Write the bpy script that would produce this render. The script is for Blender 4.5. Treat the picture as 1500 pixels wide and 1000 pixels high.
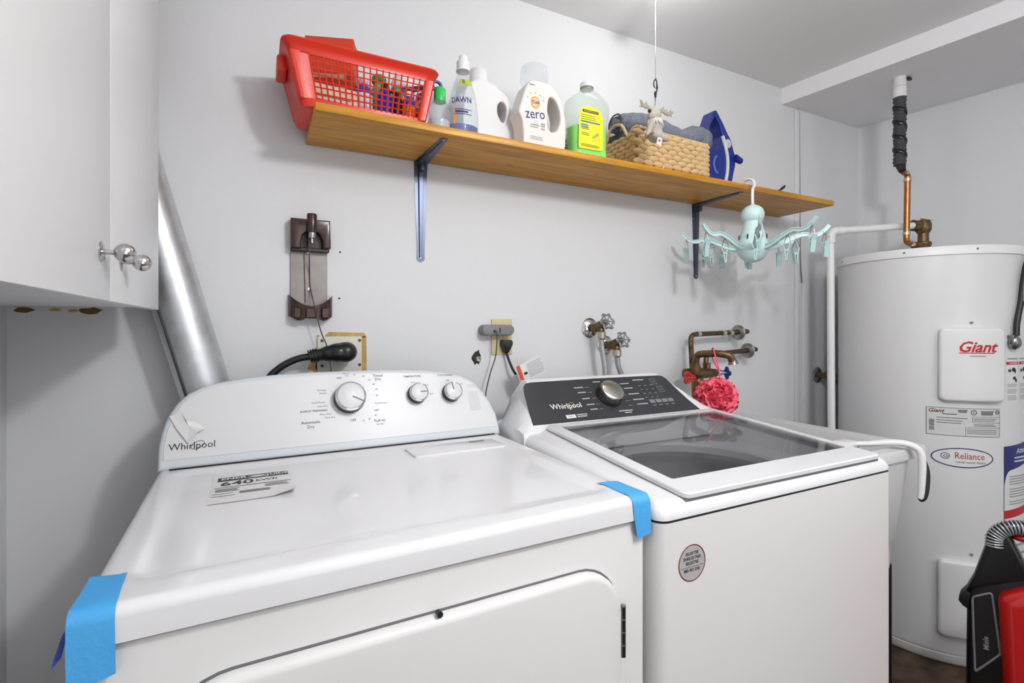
import bpy, bmesh, math, random
from mathutils import Vector, Matrix, noise
random.seed(7)
PI = math.pi
for o in list(bpy.data.objects): bpy.data.objects.remove(o)
S = bpy.context.scene
COL = S.collection
# ------------------------------------------------------------------ camera
cam = bpy.data.cameras.new('camera'); camo = bpy.data.objects.new('camera', cam); COL.objects.link(camo)
cam.sensor_width = 36; cam.lens = 735/1500*36; cam.shift_y = -20/1500; cam.clip_start = .02
camo.location = (0, 0, 1.16); camo.rotation_euler = (PI/2, 0, -math.atan2(375, 735))
S.camera = camo
# ------------------------------------------------------------------ light and exposure
w = bpy.data.worlds.new('world'); S.world = w; w.use_nodes = True
w.node_tree.nodes['Background'].inputs[0].default_value = (.9, .95, 1, 1)
w.node_tree.nodes['Background'].inputs[1].default_value = .3
def area(name, loc, power, size, target, shape='DISK', col=(1, 1, 1), sy=None):
    l = bpy.data.lights.new(name, 'AREA'); l.energy = power; l.shape = shape; l.size = size; l.color = col
    if sy: l.size_y = sy
    o = bpy.data.objects.new(name, l); COL.objects.link(o); o.location = loc
    o.rotation_euler = (Vector(target)-Vector(loc)).to_track_quat('-Z', 'Y').to_euler(); return o
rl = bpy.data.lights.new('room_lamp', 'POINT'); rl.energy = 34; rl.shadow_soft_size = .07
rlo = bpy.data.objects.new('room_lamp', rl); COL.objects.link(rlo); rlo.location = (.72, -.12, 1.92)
area('room_fill', (1.3, -.7, 2.16), 14, 1.4, (1.3, -.5, .6))
area('rear_fill', (1.0, -2.2, 1.2), 14, 1.6, (1.1, 1, 1.2), 'RECTANGLE', (1, 1, 1), 1.9)  # added fill light at the rear wall
pl = bpy.data.lights.new('bulb_light', 'POINT'); pl.energy = 1.15; pl.shadow_soft_size = .05; pl.color = (1, .98, .95)
plo = bpy.data.objects.new('bulb_light', pl); COL.objects.link(plo); plo.location = (1.05, 1.04, 2.085)
S.view_settings.view_transform = 'Standard'; S.view_settings.look = 'None'
S.view_settings.gamma = 1; S.view_settings.use_curve_mapping = False; S.view_settings.exposure = 0
# ------------------------------------------------------------------ materials
def lin(c): return c/12.92 if c <= .04045 else ((c+.055)/1.055)**2.4
def rgb(r, g, b): return (lin(r/255), lin(g/255), lin(b/255), 1)
MATS = {}
def M(name, c, rough=.5, metal=0, bump=0, scale=60, var=0, coat=0, spec=.5, stretch=None, emit=0):
    if name in MATS: return MATS[name]
    m = bpy.data.materials.new(name); m.use_nodes = True; nt = m.node_tree; p = nt.nodes['Principled BSDF']
    c = rgb(*c)
    p.inputs['Base Color'].default_value = c; p.inputs['Roughness'].default_value = rough
    p.inputs['Metallic'].default_value = metal; p.inputs['Coat Weight'].default_value = coat
    p.inputs['Specular IOR Level'].default_value = spec
    if emit:
        p.inputs['Emission Color'].default_value = c; p.inputs['Emission Strength'].default_value = emit
    if bump or var:
        tc = nt.nodes.new('ShaderNodeTexCoord'); nz = nt.nodes.new('ShaderNodeTexNoise')
        nz.inputs['Scale'].default_value = scale; nz.inputs['Detail'].default_value = 6
        mp = nt.nodes.new('ShaderNodeMapping'); mp.inputs['Scale'].default_value = stretch or (1, 1, 1)
        nt.links.new(tc.outputs['Object'], mp.inputs[0]); nt.links.new(mp.outputs[0], nz.inputs['Vector'])
        if var:
            r = nt.nodes.new('ShaderNodeMapRange'); r.inputs[1].default_value = .3; r.inputs[2].default_value = .7
            r.inputs[3].default_value = 1-var; r.inputs[4].default_value = 1+var*.4
            mx = nt.nodes.new('ShaderNodeVectorMath'); mx.operation = 'SCALE'; mx.inputs[0].default_value = c[:3]
            nt.links.new(nz.outputs['Fac'], r.inputs[0]); nt.links.new(r.outputs[0], mx.inputs['Scale'])
            nt.links.new(mx.outputs[0], p.inputs['Base Color'])
        if bump:
            b = nt.nodes.new('ShaderNodeBump'); b.inputs['Strength'].default_value = bump; b.inputs['Distance'].default_value = .002
            nt.links.new(nz.outputs['Fac'], b.inputs['Height']); nt.links.new(b.outputs[0], p.inputs['Normal'])
    MATS[name] = m; return m
def Mclear(name, c, clear=.75, rough=.08):
    if name in MATS: return MATS[name]
    m = bpy.data.materials.new(name); m.use_nodes = True; nt = m.node_tree; p = nt.nodes['Principled BSDF']
    p.inputs['Base Color'].default_value = rgb(*c); p.inputs['Roughness'].default_value = rough
    t = nt.nodes.new('ShaderNodeBsdfTransparent'); t.inputs[0].default_value = rgb(*c)
    mx = nt.nodes.new('ShaderNodeMixShader'); mx.inputs[0].default_value = clear
    nt.links.new(p.outputs[0], mx.inputs[1]); nt.links.new(t.outputs[0], mx.inputs[2])
    nt.links.new(mx.outputs[0], nt.nodes['Material Output'].inputs[0]); MATS[name] = m; return m
def Mglass(name, tint, refl=1.45):
    m = bpy.data.materials.new(name); m.use_nodes = True; nt = m.node_tree; nt.nodes.remove(nt.nodes['Principled BSDF'])
    t = nt.nodes.new('ShaderNodeBsdfTransparent'); t.inputs[0].default_value = rgb(*tint)
    g = nt.nodes.new('ShaderNodeBsdfGlossy'); g.inputs['Roughness'].default_value = .01
    f = nt.nodes.new('ShaderNodeFresnel'); f.inputs[0].default_value = refl
    ge = nt.nodes.new('ShaderNodeNewGeometry'); iv = nt.nodes.new('ShaderNodeMath'); iv.operation = 'SUBTRACT'; iv.inputs[0].default_value = 1
    nt.links.new(ge.outputs['Backfacing'], iv.inputs[1]); mu = nt.nodes.new('ShaderNodeMath'); mu.operation = 'MULTIPLY'
    nt.links.new(f.outputs[0], mu.inputs[0]); nt.links.new(iv.outputs[0], mu.inputs[1])      # only the outer face mirrors
    mx = nt.nodes.new('ShaderNodeMixShader'); nt.links.new(mu.outputs[0], mx.inputs[0])
    nt.links.new(t.outputs[0], mx.inputs[1]); nt.links.new(g.outputs[0], mx.inputs[2])
    nt.links.new(mx.outputs[0], nt.nodes['Material Output'].inputs[0]); MATS[name] = m; return m
def Mwood(name):
    m = bpy.data.materials.new(name); m.use_nodes = True; nt = m.node_tree; p = nt.nodes['Principled BSDF']
    tc = nt.nodes.new('ShaderNodeTexCoord'); mp = nt.nodes.new('ShaderNodeMapping'); mp.inputs['Scale'].default_value = (1.2, 14, 14)
    nz = nt.nodes.new('ShaderNodeTexNoise'); nz.inputs['Scale'].default_value = 4; nz.inputs['Detail'].default_value = 8
    cr = nt.nodes.new('ShaderNodeValToRGB')
    cr.color_ramp.elements[0].position = .3; cr.color_ramp.elements[0].color = rgb(166, 108, 10)
    cr.color_ramp.elements[1].position = .7; cr.color_ramp.elements[1].color = rgb(216, 156, 40)
    nt.links.new(tc.outputs['Object'], mp.inputs[0]); nt.links.new(mp.outputs[0], nz.inputs[0]); nt.links.new(nz.outputs['Fac'], cr.inputs[0])
    vo = nt.nodes.new('ShaderNodeTexVoronoi'); vo.inputs['Scale'].default_value = 5; mp2 = nt.nodes.new('ShaderNodeMapping'); mp2.inputs['Scale'].default_value = (.7, 1.6, 1.6)
    r = nt.nodes.new('ShaderNodeMapRange'); r.inputs[1].default_value = .02; r.inputs[2].default_value = .05
    nt.links.new(tc.outputs['Object'], mp2.inputs[0]); nt.links.new(mp2.outputs[0], vo.inputs[0]); nt.links.new(vo.outputs['Distance'], r.inputs[0])
    mx = nt.nodes.new('ShaderNodeMix'); mx.data_type = 'RGBA'; mx.inputs['A'].default_value = rgb(80, 45, 15)
    nt.links.new(r.outputs[0], mx.inputs['Factor']); nt.links.new(cr.outputs[0], mx.inputs['B']); nt.links.new(mx.outputs['Result'], p.inputs['Base Color'])
    p.inputs['Roughness'].default_value = .42; MATS[name] = m; return m
WALL = M('painted_wall', (217, 218, 220), .7, bump=.25, scale=45)
CEIL = M('painted_ceiling', (230, 230, 232), .8, bump=.2, scale=60)
FLOOR = M('stained_concrete', (98, 78, 60), .6, bump=.6, scale=14, var=.75)
ENAMEL = M('white_enamel', (226, 226, 228), .22, coat=.3)
ENAMEL2 = M('white_painted_steel', (222, 221, 220), .3)
PANELW = M('console_plastic', (212, 212, 214), .35)
PANELB = M('console_edge_plastic', (206, 213, 218), .25)
CABW = M('white_melamine', (216, 216, 217), .4)
CHIP = M('raw_chipboard', (120, 88, 50), .8, var=.4, scale=120)
WHITE = M('white_plastic', (228, 228, 228), .35)
GREYP = M('grey_plastic', (128, 128, 130), .5)
LGREY = M('light_grey_print', (150, 150, 154), .6)
DGREY = M('dark_grey_print', (70, 70, 76), .6)
BLACK = M('black_plastic', (22, 22, 24), .4)
INK = M('black_ink', (28, 28, 34), .6)
WINK = M('white_ink', (225, 225, 228), .5)
PAPER = M('white_paper', (222, 222, 222), .7)
CHROME = M('chrome', (210, 210, 212), .12, 1)
STEEL = M('brushed_steel', (170, 170, 172), .32, 1)
GALV = M('galvanised_steel', (206, 208, 212), .4, .85, var=.12, scale=30, bump=.1)
ZINC = M('dark_zinc_steel', (92, 98, 116), .35, .85)
BRASS = M('old_brass', (120, 98, 68), .4, .8, var=.5, scale=90, bump=.5)
BRONZE = M('tarnished_pipe', (104, 86, 66), .45, .7, var=.6, scale=70, bump=.6)
COPPER = M('copper', (176, 118, 70), .3, .9, var=.3, scale=40)
SOLDER = M('solder', (190, 186, 176), .4, .6)
BROWN = M('brown_glossy_plastic', (62, 38, 32), .22, var=.35, scale=25)
TAPE = M('blue_painter_tape', (72, 164, 226), .55, bump=.3, scale=180)
RED = M('red_plastic', (214, 48, 24), .35)
WOOD = Mwood('stained_pine')
BLUEP = M('blue_plastic', (24, 44, 128), .25)
NAVY = M('navy_ink', (36, 40, 110), .5)
REDI = M('red_ink', (186, 28, 34), .5)
OCHRE = M('bare_drywall', (196, 160, 92), .9, var=.2, scale=60)
MINT = M('mint_plastic', (200, 226, 226), .35)
MINTD = M('teal_grey_plastic', (176, 208, 206), .4)
WICK = M('woven_wicker', (212, 178, 126), .6, var=.3, scale=60, bump=.3)
WICKD = M('dark_wicker', (120, 88, 52), .8)
TOWEL = M('grey_towel', (112, 118, 130), .95, bump=1, scale=170, var=.3)
PINK = M('pink_mesh', (252, 112, 138), .5)
CREAM = M('ivory_plate', (206, 190, 148), .5)
# ------------------------------------------------------------------ geometry helpers
def nb(): return bmesh.new()
def obj(name, g, mat, parent=None, loc=None, sharp=38, mw=None):
    if isinstance(g, bmesh.types.BMesh):
        bmesh.ops.recalc_face_normals(g, faces=g.faces[:]) if not getattr(obj, 'keep', False) else None
        me = bpy.data.meshes.new(name); g.to_mesh(me); g.free()
        if len(me.polygons):
            me.shade_smooth(); me.set_sharp_from_angle(angle=math.radians(sharp))
    else: me = g
    if mat and not me.materials: me.materials.append(mat)
    o = bpy.data.objects.new(name, me); COL.objects.link(o); o.parent = parent
    if mw is not None: o.matrix_basis = mw
    if loc: o.location = loc
    return o
def tag(o, label, cat, group=None):
    o['label'] = label; o['category'] = cat
    if group: o['group'] = group
    return o
def thing(name, label, cat, loc=(0, 0, 0), rz=0, group=None):
    o = bpy.data.objects.new(name, None); COL.objects.link(o); o.location = loc; o.rotation_euler = (0, 0, rz)
    o.empty_display_size = .05
    return tag(o, label, cat, group)
def struct(name, g, mat, parent=None):
    o = obj(name, g, mat, parent)
    if not parent: o['kind'] = 'structure'
    return o
def lab(o, s): o['label'] = s; return o
def box(bm, x0, x1, y0, y1, z0, z1, bev=0, seg=2, mat=None):
    vs = [bm.verts.new((x, y, z)) for x in (x0, x1) for y in (y0, y1) for z in (z0, z1)]
    fs = [bm.faces.new([vs[i] for i in f]) for f in ((0, 1, 3, 2), (4, 6, 7, 5), (0, 4, 5, 1), (2, 3, 7, 6), (0, 2, 6, 4), (1, 5, 7, 3))]
    if bev:
        es = list({e for f in fs for e in f.edges})
        r = bmesh.ops.bevel(bm, geom=es, offset=bev, segments=seg, affect='EDGES', profile=.5)
        vs = list({v for f in r['faces'] for v in f.verts} | {v for v in vs if v.is_valid})
    if mat is not None: bmesh.ops.transform(bm, matrix=mat, verts=vs)
    return vs
def frame(d):
    d = Vector(d).normalized(); a = Vector((0, 0, 1)) if abs(d.z) < .95 else Vector((1, 0, 0))
    u = a.cross(d).normalized(); return u, d.cross(u)
def rings(bm, loops, cap=True, close=True):
    L = [[bm.verts.new(p) for p in l] for l in loops]; n = len(L[0])
    for a, b in zip(L, L[1:]):
        for i in range(n if close else n-1):
            j = (i+1) % n; bm.faces.new((a[i], a[j], b[j], b[i]))
    if cap:
        bm.faces.new(L[0][::-1]); bm.faces.new(L[-1])
    return [v for l in L for v in l]
def cyl(bm, p0, p1, r0, r1=None, n=20, cap=True):
    p0, p1 = Vector(p0), Vector(p1); u, v = frame(p1-p0); r1 = r0 if r1 is None else r1
    return rings(bm, [[p+(u*math.cos(2*PI*i/n)+v*math.sin(2*PI*i/n))*r for i in range(n)] for p, r in ((p0, r0), (p1, r1))], cap)
def lathe(bm, prof, n=28, c=(0, 0, 0), axis=(0, 0, 1), sx=1, sy=1, cap=True):
    c = Vector(c); d = Vector(axis).normalized(); u, v = frame(d)
    if abs(d.z) > .99: u, v = Vector((1, 0, 0)), Vector((0, 1, 0))
    return rings(bm, [[c+d*h+(u*math.cos(2*PI*i/n)*sx+v*math.sin(2*PI*i/n)*sy)*max(r, 1e-4) for i in range(n)] for r, h in prof], cap)
def smooth(pts, k=4):
    P = [Vector(p) for p in pts]; out = []
    for i in range(len(P)-1):
        a, b, c, d = P[max(i-1, 0)], P[i], P[i+1], P[min(i+2, len(P)-1)]
        for j in range(k):
            t = j/k; out.append(.5*((2*b)+(c-a)*t+(2*a-5*b+4*c-d)*t*t+(3*b-a-3*c+d)*t**3))
    return out+[P[-1]]
def tube(bm, pts, r, n=10, flat=None, cap=True):
    P = [Vector(p) for p in pts]; loops = []; u = None
    for i, p in enumerate(P):
        d = (P[min(i+1, len(P)-1)]-P[max(i-1, 0)]).normalized()
        if u is None: u, v = frame(d)
        else:
            u = (u-d*u.dot(d)).normalized(); v = d.cross(u)
        rr = r[i] if isinstance(r, (list, tuple)) else r
        loops.append([p+(u*math.cos(2*PI*k/n)*(flat or 1)+v*math.sin(2*PI*k/n))*rr for k in range(n)])
    return rings(bm, loops, cap)
def fillet(pts, r, k=5):
    P = [Vector(p) for p in pts]; out = [P[0]]
    for a, b, c in zip(P, P[1:], P[2:]):
        d0, d1 = (a-b), (c-b); q = min(r, d0.length*.49, d1.length*.49)
        s, e = b+d0.normalized()*q, b+d1.normalized()*q
        for j in range(k+1):
            t = j/k; out.append(s*(1-t)**2+b*2*t*(1-t)+e*t*t)
    return out+[P[-1]]
def ell(bm, c, r, u=16, v=10, mat=None):
    m = Matrix.Translation(c) @ (mat or Matrix()) @ Matrix.Diagonal((*r, 1))
    return bmesh.ops.create_uvsphere(bm, u_segments=u, v_segments=v, radius=1, matrix=m)['verts']
def rrect(x0, x1, y0, y1, r, k=6):
    out = []
    for cx, cy, a0 in ((x1-r, y1-r, 0), (x0+r, y1-r, 90), (x0+r, y0+r, 180), (x1-r, y0+r, 270)):
        for j in range(k+1):
            a = math.radians(a0+90*j/k); out.append((cx+r*math.cos(a), cy+r*math.sin(a)))
    return out
def poly_inset(P, d):
    n = len(P); out = []
    A = sum(P[i][0]*P[(i+1) % n][1]-P[(i+1) % n][0]*P[i][1] for i in range(n)); s = 1 if A > 0 else -1
    for i in range(n):
        a, b, c = Vector(P[i-1]), Vector(P[i]), Vector(P[(i+1) % n])
        e0, e1 = (b-a).normalized(), (c-b).normalized()
        n0, n1 = Vector((-e0.y, e0.x))*s, Vector((-e1.y, e1.x))*s
        m = (n0+n1); m = m/max(m.length_squared/2, .35); out.append(tuple(b+m*d))
    return out
def pillow(bm, P, h, bev, map=None, seg=4, back=0):
    """outline P (2D, ccw) raised to height h with a rounded rim; map turns (x,y,z) into local space"""
    f = map or (lambda x, y, z: Vector((x, y, z)))
    loops = [[f(x, y, back) for x, y in P]]
    for j in range(seg+1):
        a = PI/2*j/seg
        Q = poly_inset(P, bev*(1-math.cos(a))) if j else P
        loops.append([f(x, y, h-bev+bev*math.sin(a)) for x, y in Q])
    return rings(bm, loops)
def outline_solid(outer, holes, half, vox=0, sm=6):
    """flat outline with holes, extruded; vox rounds every edge through a voxel remesh"""
    cu = bpy.data.curves.new('tmp', 'CURVE'); cu.dimensions = '2D'; cu.fill_mode = 'BOTH'; cu.extrude = half
    for P in [outer]+list(holes):
        sp = cu.splines.new('POLY'); sp.points.add(len(P)-1); sp.use_cyclic_u = True
        for q, p in zip(sp.points, P): q.co = (p[0], p[1], 0, 1)
    o = bpy.data.objects.new('tmp', cu); me = bpy.data.meshes.new_from_object(o)
    bpy.data.objects.remove(o); bm = nb(); bm.from_mesh(me); bpy.data.meshes.remove(me)
    bmesh.ops.remove_doubles(bm, verts=bm.verts[:], dist=1e-5)
    return remesh(bm, vox, sm) if vox else bm
XZ = Matrix(((1, 0, 0, 0), (0, 0, -1, 0), (0, 1, 0, 0), (0, 0, 0, 1)))      # 2D sheet -> upright, facing -Y
def txt(bm, s, size, x=0, y=0, align='CENTER', sx=1, shear=0, bold=0, rot=0, z=0, space=1):
    cu = bpy.data.curves.new('t', 'FONT'); cu.body = s; cu.size = size; cu.align_x = align; cu.align_y = 'CENTER'
    cu.shear = shear; cu.offset = bold*size; cu.resolution_u = 2; cu.space_character = space
    o = bpy.data.objects.new('t', cu); me = bpy.data.meshes.new_from_object(o); bpy.data.objects.remove(o)
    n0 = len(bm.verts); bm.from_mesh(me); bpy.data.meshes.remove(me); bm.verts.ensure_lookup_table()
    bmesh.ops.transform(bm, matrix=Matrix.Translation((x, y, z)) @ Matrix.Rotation(rot, 4, 'Z') @ Matrix.Diagonal((sx, 1, 1, 1)), verts=bm.verts[n0:])
def sheet(bm, x0, x1, y0, y1, z=0, nx=1, ny=1):
    V = [[bm.verts.new((x0+(x1-x0)*i/nx, y0+(y1-y0)*j/ny, z)) for i in range(nx+1)] for j in range(ny+1)]
    for j in range(ny):
        for i in range(nx): bm.faces.new((V[j][i], V[j][i+1], V[j+1][i+1], V[j+1][i]))
def ngon(bm, P, z=0): bm.faces.new([bm.verts.new((x, y, z)) for x, y in P])
def ring2d(bm, a, b, cx, cy, t, n=40, z=0):
    A = [bm.verts.new((cx+a*math.cos(2*PI*i/n), cy+b*math.sin(2*PI*i/n), z)) for i in range(n)]
    B = [bm.verts.new((cx+(a-t)*math.cos(2*PI*i/n), cy+(b-t)*math.sin(2*PI*i/n), z)) for i in range(n)]
    for i in range(n): bm.faces.new((A[i], A[(i+1) % n], B[(i+1) % n], B[i]))
def lines(bm, x0, x1, ys, h, nx=1, ragged=.15, z=0):
    for y in ys: sheet(bm, x0, x1-(x1-x0)*random.random()*ragged, y-h/2, y+h/2, z, nx)
def flat(name, bm, mat, parent, mw, lift=.0004, fn=None):
    """flat print: a sheet in XY put on a surface by matrix mw or by a function (wrap)"""
    if fn:
        for v in bm.verts: v.co = fn(v.co.x, v.co.y, v.co.z+lift)
    else: bmesh.ops.transform(bm, matrix=mw @ Matrix.Translation((0, 0, lift)), verts=bm.verts[:])
    me = bpy.data.meshes.new(name); bm.to_mesh(me); bm.free(); me.materials.append(mat)
    o = bpy.data.objects.new(name, me); COL.objects.link(o); o.parent = parent; return o
def remesh(bm, vox, sm=4, noise_amp=0, noise_scale=40):
    me = bpy.data.meshes.new('r'); bm.to_mesh(me); bm.free(); o = bpy.data.objects.new('r', me); COL.objects.link(o)
    md = o.modifiers.new('r', 'REMESH'); md.mode = 'VOXEL'; md.voxel_size = vox
    s = o.modifiers.new('s', 'SMOOTH'); s.iterations = sm; s.factor = .5
    dg = bpy.context.evaluated_depsgraph_get(); me2 = bpy.data.meshes.new_from_object(o.evaluated_get(dg))
    bpy.data.objects.remove(o); b = nb(); b.from_mesh(me2); bpy.data.meshes.remove(me2)
    if noise_amp:
        b.normal_update()
        for v in b.verts: v.co += v.normal*noise.noise(v.co*noise_scale)*noise_amp
    return b
def basis(o, x, y, z): return Matrix(((x[0], y[0], z[0], o[0]), (x[1], y[1], z[1], o[1]), (x[2], y[2], z[2], o[2]), (0, 0, 0, 1)))
# ================================================================== the room
D = 1.41; H = 2.20
g = nb(); box(g, -.52, 3.4, -2.3, D+.06, -.08, 0); struct('floor', g, FLOOR)
g = nb(); box(g, -.52, 3.4, -2.3, D+.06, H, H+.08); struct('ceiling', g, CEIL)
g = nb(); box(g, -.52, 3.4, D, D+.08, 0, H); wb = struct('wall_back', g, WALL)
g = nb(); box(g, -.56, -.463, -2.3, D, 0, H); struct('wall_left', g, WALL)
g = nb(); box(g, -.52, 3.4, -2.38, -2.3, 0, H); struct('wall_rear', g, WALL)
g = nb(); d = Vector((.087, -.565, 0)).normalized(); nrm = Vector((-d.y, d.x, 0))
a = Vector((2.611, D, 0)); b = a+d*3.8
rings(g, [[a+Vector((0, 0, z)), b+Vector((0, 0, z)), b+nrm*.08+Vector((0, 0, z)), a+nrm*.08+Vector((0, 0, z))] for z in (0, H)])
struct('wall_right', g, WALL)
g = nb(); a2 = Vector((2.035, D, 0)); b2 = a2+Vector((.088, -.705, 0)).normalized()*3.6
rings(g, [[a2+Vector((0, 0, z)), b2+Vector((0, 0, z)), b2+Vector((1.2, 0, z)), a2+Vector((1.0, 0, z))] for z in (2.13, H)])
struct('soffit', g, CEIL)
# cover strip with cable beside it on the back wall
g = nb(); box(g, 2.118, 2.143, D-.012, D, .6, 2.12, .003); struct('trim_1', g, WALL)
g = nb(); tube(g, smooth([(2.150, D-.004, 2.12), (2.152, D-.005, 1.8), (2.157, D-.004, 1.5), (2.168, D-.005, 1.36)]), .0032, 6)
g2 = obj('cable', g, GREYP, wb); lab(g2, 'thin grey cable beside the white cover strip')
g = nb(); box(g, 2.172, 2.215, D-.008, D, .55, 1.36, .002); struct('trim_2', g, WALL)
# torn wall paper, screw holes
def blob(cx, cz, rx, rz, n=14, seed=0):
    rnd = random.Random(seed); return [(cx+rx*(.7+.5*rnd.random())*math.cos(2*PI*i/n), cz+rz*(.7+.5*rnd.random())*math.sin(2*PI*i/n)) for i in range(n)]
for i, (x, z, rx, rz) in enumerate([(-.435, 1.198, .016, .006), (-.325, 1.197, .022, .008), (-.385, 1.199, .010, .004), (-.355, 1.197, .009, .004)]):
    g = nb(); pillow(g, blob(x, z, rx, rz, seed=i), .0012, .0006, lambda x, y, z: Vector((x, D-z, y)), 1)
    lab(obj('torn_patch', g, OCHRE if i > 1 else CHIP, wb), 'torn brown patch at cabinet bottom')
for x, z in ((.201, 1.363), (.199, 1.239)):
    g = nb(); cyl(g, (x, D+.004, z), (x, D-.0008, z), .0028, n=10); obj('screw_hole', g, BLACK, wb)
# bare drywall patch round the dryer socket
g = nb()
for P in ([(.150, 1.05), (.150, 1.14), (.143, 1.141), (.139, 1.05)], [(.160, 1.136), (.267, 1.133), (.266, 1.146), (.172, 1.149)], [(.255, 1.03), (.271, 1.03), (.27, 1.14), (.254, 1.134)], [(.118, 1.053), (.15, 1.038), (.154, 1.066), (.13, 1.072)]):
    pillow(g, P, .0012, .0005, lambda x, y, z: Vector((x, D-z, y)), 1)
obj('bare_patch', g, OCHRE, wb)
# ================================================================== dryer
dr = thing('clothes_dryer', 'white front-loading clothes dryer at left with rounded control console and blue tape on its corners', 'dryer', (-.158, .624, 0), math.radians(1.2))
W = .737; ZT = .884; PH = math.radians(22)
g = nb(); box(g, .002, W-.002, .004, .64, .012, .845, .008, 3); obj('cabinet_body', g, ENAMEL2, dr)
def sd(x, y, x0, x1, y0, y1, r):
    qx = abs(x-(x0+x1)/2)-(x1-x0)/2+r; qy = abs(y-(y0+y1)/2)-(y1-y0)/2+r
    return math.hypot(max(qx, 0), max(qy, 0))+min(max(qx, qy), 0)-r
def sst(a, b, t): t = max(0, min(1, (t-a)/(b-a))); return t*t*(3-2*t)
def axis(a, b, dense, n):
    e = [a+dense*(1-math.cos(PI/2*i/7)) for i in range(8)]; mid = [a+dense+(b-a-2*dense)*i/n for i in range(1, n)]
    return e+mid+[b-dense*(1-math.cos(PI/2*i/7)) for i in range(7, -1, -1)]
g = nb(); xs = axis(0, W, .014, 60); ys = axis(0, .6, .014, 48); rows = []
for y in ys:
    row = []
    for x in xs:
        dd = -sd(x, y, 0, W, 0, .62, .0142); r = .013; z = ZT
        if dd < r: z -= r-math.sqrt(max(0, r*r-(r-max(dd, 0))**2))
        z -= .006*sst(0, .016, -sd(x, y, .03, .703, .052, .53, .03))
        row.append(g.verts.new((x, y-.003, z)))
    rows.append(row)
for j in range(len(ys)-1):
    for i in range(len(xs)-1): g.faces.new((rows[j][i], rows[j][i+1], rows[j+1][i+1], rows[j+1][i]))
bd = rows[0]+[r[-1] for r in rows[1:]]+rows[-1][-2::-1]+[r[0] for r in rows[-2:0:-1]]
lo = [g.verts.new((v.co.x, v.co.y, .8465)) for v in bd]
for i in range(len(bd)): j = (i+1) % len(bd); g.faces.new((bd[i], lo[i], lo[j], bd[j]))
g.faces.new(lo)
obj('top_panel', g, ENAMEL, dr, sharp=60)
g = nb(); box(g, .004, W-.004, .003, .6, .843, .847); obj('panel_seam', g, GREYP, dr)
g = nb(); pillow(g, rrect(.474, .706, .428, .512, .006, 3), .0042, .002, lambda x, y, z: Vector((x, y, ZT-.006+z)), 2); ll = obj('lint_lid', g, ENAMEL, dr)
g = nb(); pillow(g, rrect(.63, .668, .490, .502, .003, 3), .0008, .0003, lambda x, y, z: Vector((x, y, ZT-.0018+z)), 1); obj('finger_notch', g, GREYP, ll)
# door
P = rrect(.062, .674, .17, .785, .075, 8)
fm = lambda x, y, z: Vector((x, .006-z, y))
g = nb(); pillow(g, rrect(.059, .677, .167, .788, .077, 8), .0035, .001, fm, 1); obj('door_recess', g, M('gap_grey', (98, 98, 100), .7), dr)
g = nb(); pillow(g, P, .020, .010, fm, 5); do = obj('dryer_door', g, ENAMEL2, dr)
g = nb(); cyl(g, (.370, -.004, .789), (.370, -.012, .789), .004); obj('latch_pin', g, BLACK, dr)
g = nb()
for k in range(4): cyl(g, (.679, -.007, .637+.0205*k), (.679, -.007, .655+.0205*k), .004, n=12)
h_ = obj('hinge', g, BLACK, dr)
g = nb()
for k in range(4): cyl(g, (.679, -.007, .655+.0205*k), (.679, -.007, .6575+.0205*k), .0044, n=12)
box(g, .674, .6765, -.009, -.004, .637, .719); obj('hinge_leaf', g, STEEL, h_)
# console
CO = [(0, 0), (.737, 0), (.7385, .02), (.735, .055), (.722, .09), (.704, .122), (.683, .146), (.655, .162), (.615, .173), (.56, .181), (.50, .185), (.43, .1875), (.366, .188), (.29, .188), (.22, .186), (.155, .181), (.10, .173), (.066, .163), (.045, .151), (.027, .132), (.012, .105), (.004, .075), (0, .045)]
sP, cP = math.sin(PH), math.cos(PH)
CF = basis((0, .541, ZT), (1, 0, 0), (0, sP, cP), (0, -cP, sP))       # console face frame: x, up the face, out of it
cf = lambda x, y, z: CF @ Vector((x, y, z))
g = nb(); loops = [[Vector((x, .65, ZT-.004+y*cP)) for x, y in CO], [cf(x, y, -.006) for x, y in CO]]
for j in range(1, 5):
    a = PI/2*j/4; loops.append([cf(x, y, -.006+.008*math.sin(a)) for x, y in poly_inset(CO, .009*(1-math.cos(a)))])
rings(g, loops); obj('console', g, PANELB, dr)
CI = poly_inset(CO, .009); CI = [(x, max(y, .019)) for x, y in CI]
g = nb(); pillow(g, CI, .0032, .001, cf, 1, back=.0005); fp = obj('console_face', g, PANELW, dr)
g = nb(); box(g, .02, .72, .538, .546, ZT-.004, ZT+.0025); obj('console_gap', g, BLACK, dr)
def knob(x, y, r, hh, ang, big):
    K = CF @ Matrix.Translation((x, y, .003))
    g = nb(); lathe(g, [(r*1.02, 0), (r*1.03, .003), (r*.99, hh*.72), (r*.9, hh*.74)], 40); bmesh.ops.transform(g, matrix=K, verts=g.verts[:])
    k = obj('knob', g, BLACK, dr)
    g = nb(); lathe(g, [(r*.99, hh*.68), (r*1.0, hh*.86), (r*.96, hh*.95), (r*.9, hh*.97), (r*.86, hh*.93)], 40); bmesh.ops.transform(g, matrix=K, verts=g.verts[:])
    lab(obj('knob_ring', g, CHROME, k), 'chrome ring')
    g = nb(); lathe(g, [(r*.87, hh*.9), (r*.86, hh*.965), (r*.8, hh)], 40); bmesh.ops.transform(g, matrix=K, verts=g.verts[:])
    obj('knob_cap', g, PANELW, k)
    g = nb(); box(g, r*.1, r*.86, -.0016 if big else -.0013, .0016 if big else .0013, hh*.99, hh+.0014, .0006, 1)
    bmesh.ops.transform(g, matrix=K @ Matrix.Rotation(ang, 4, 'Z'), verts=g.verts[:]); obj('pointer', g, GREYP, k)
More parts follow.
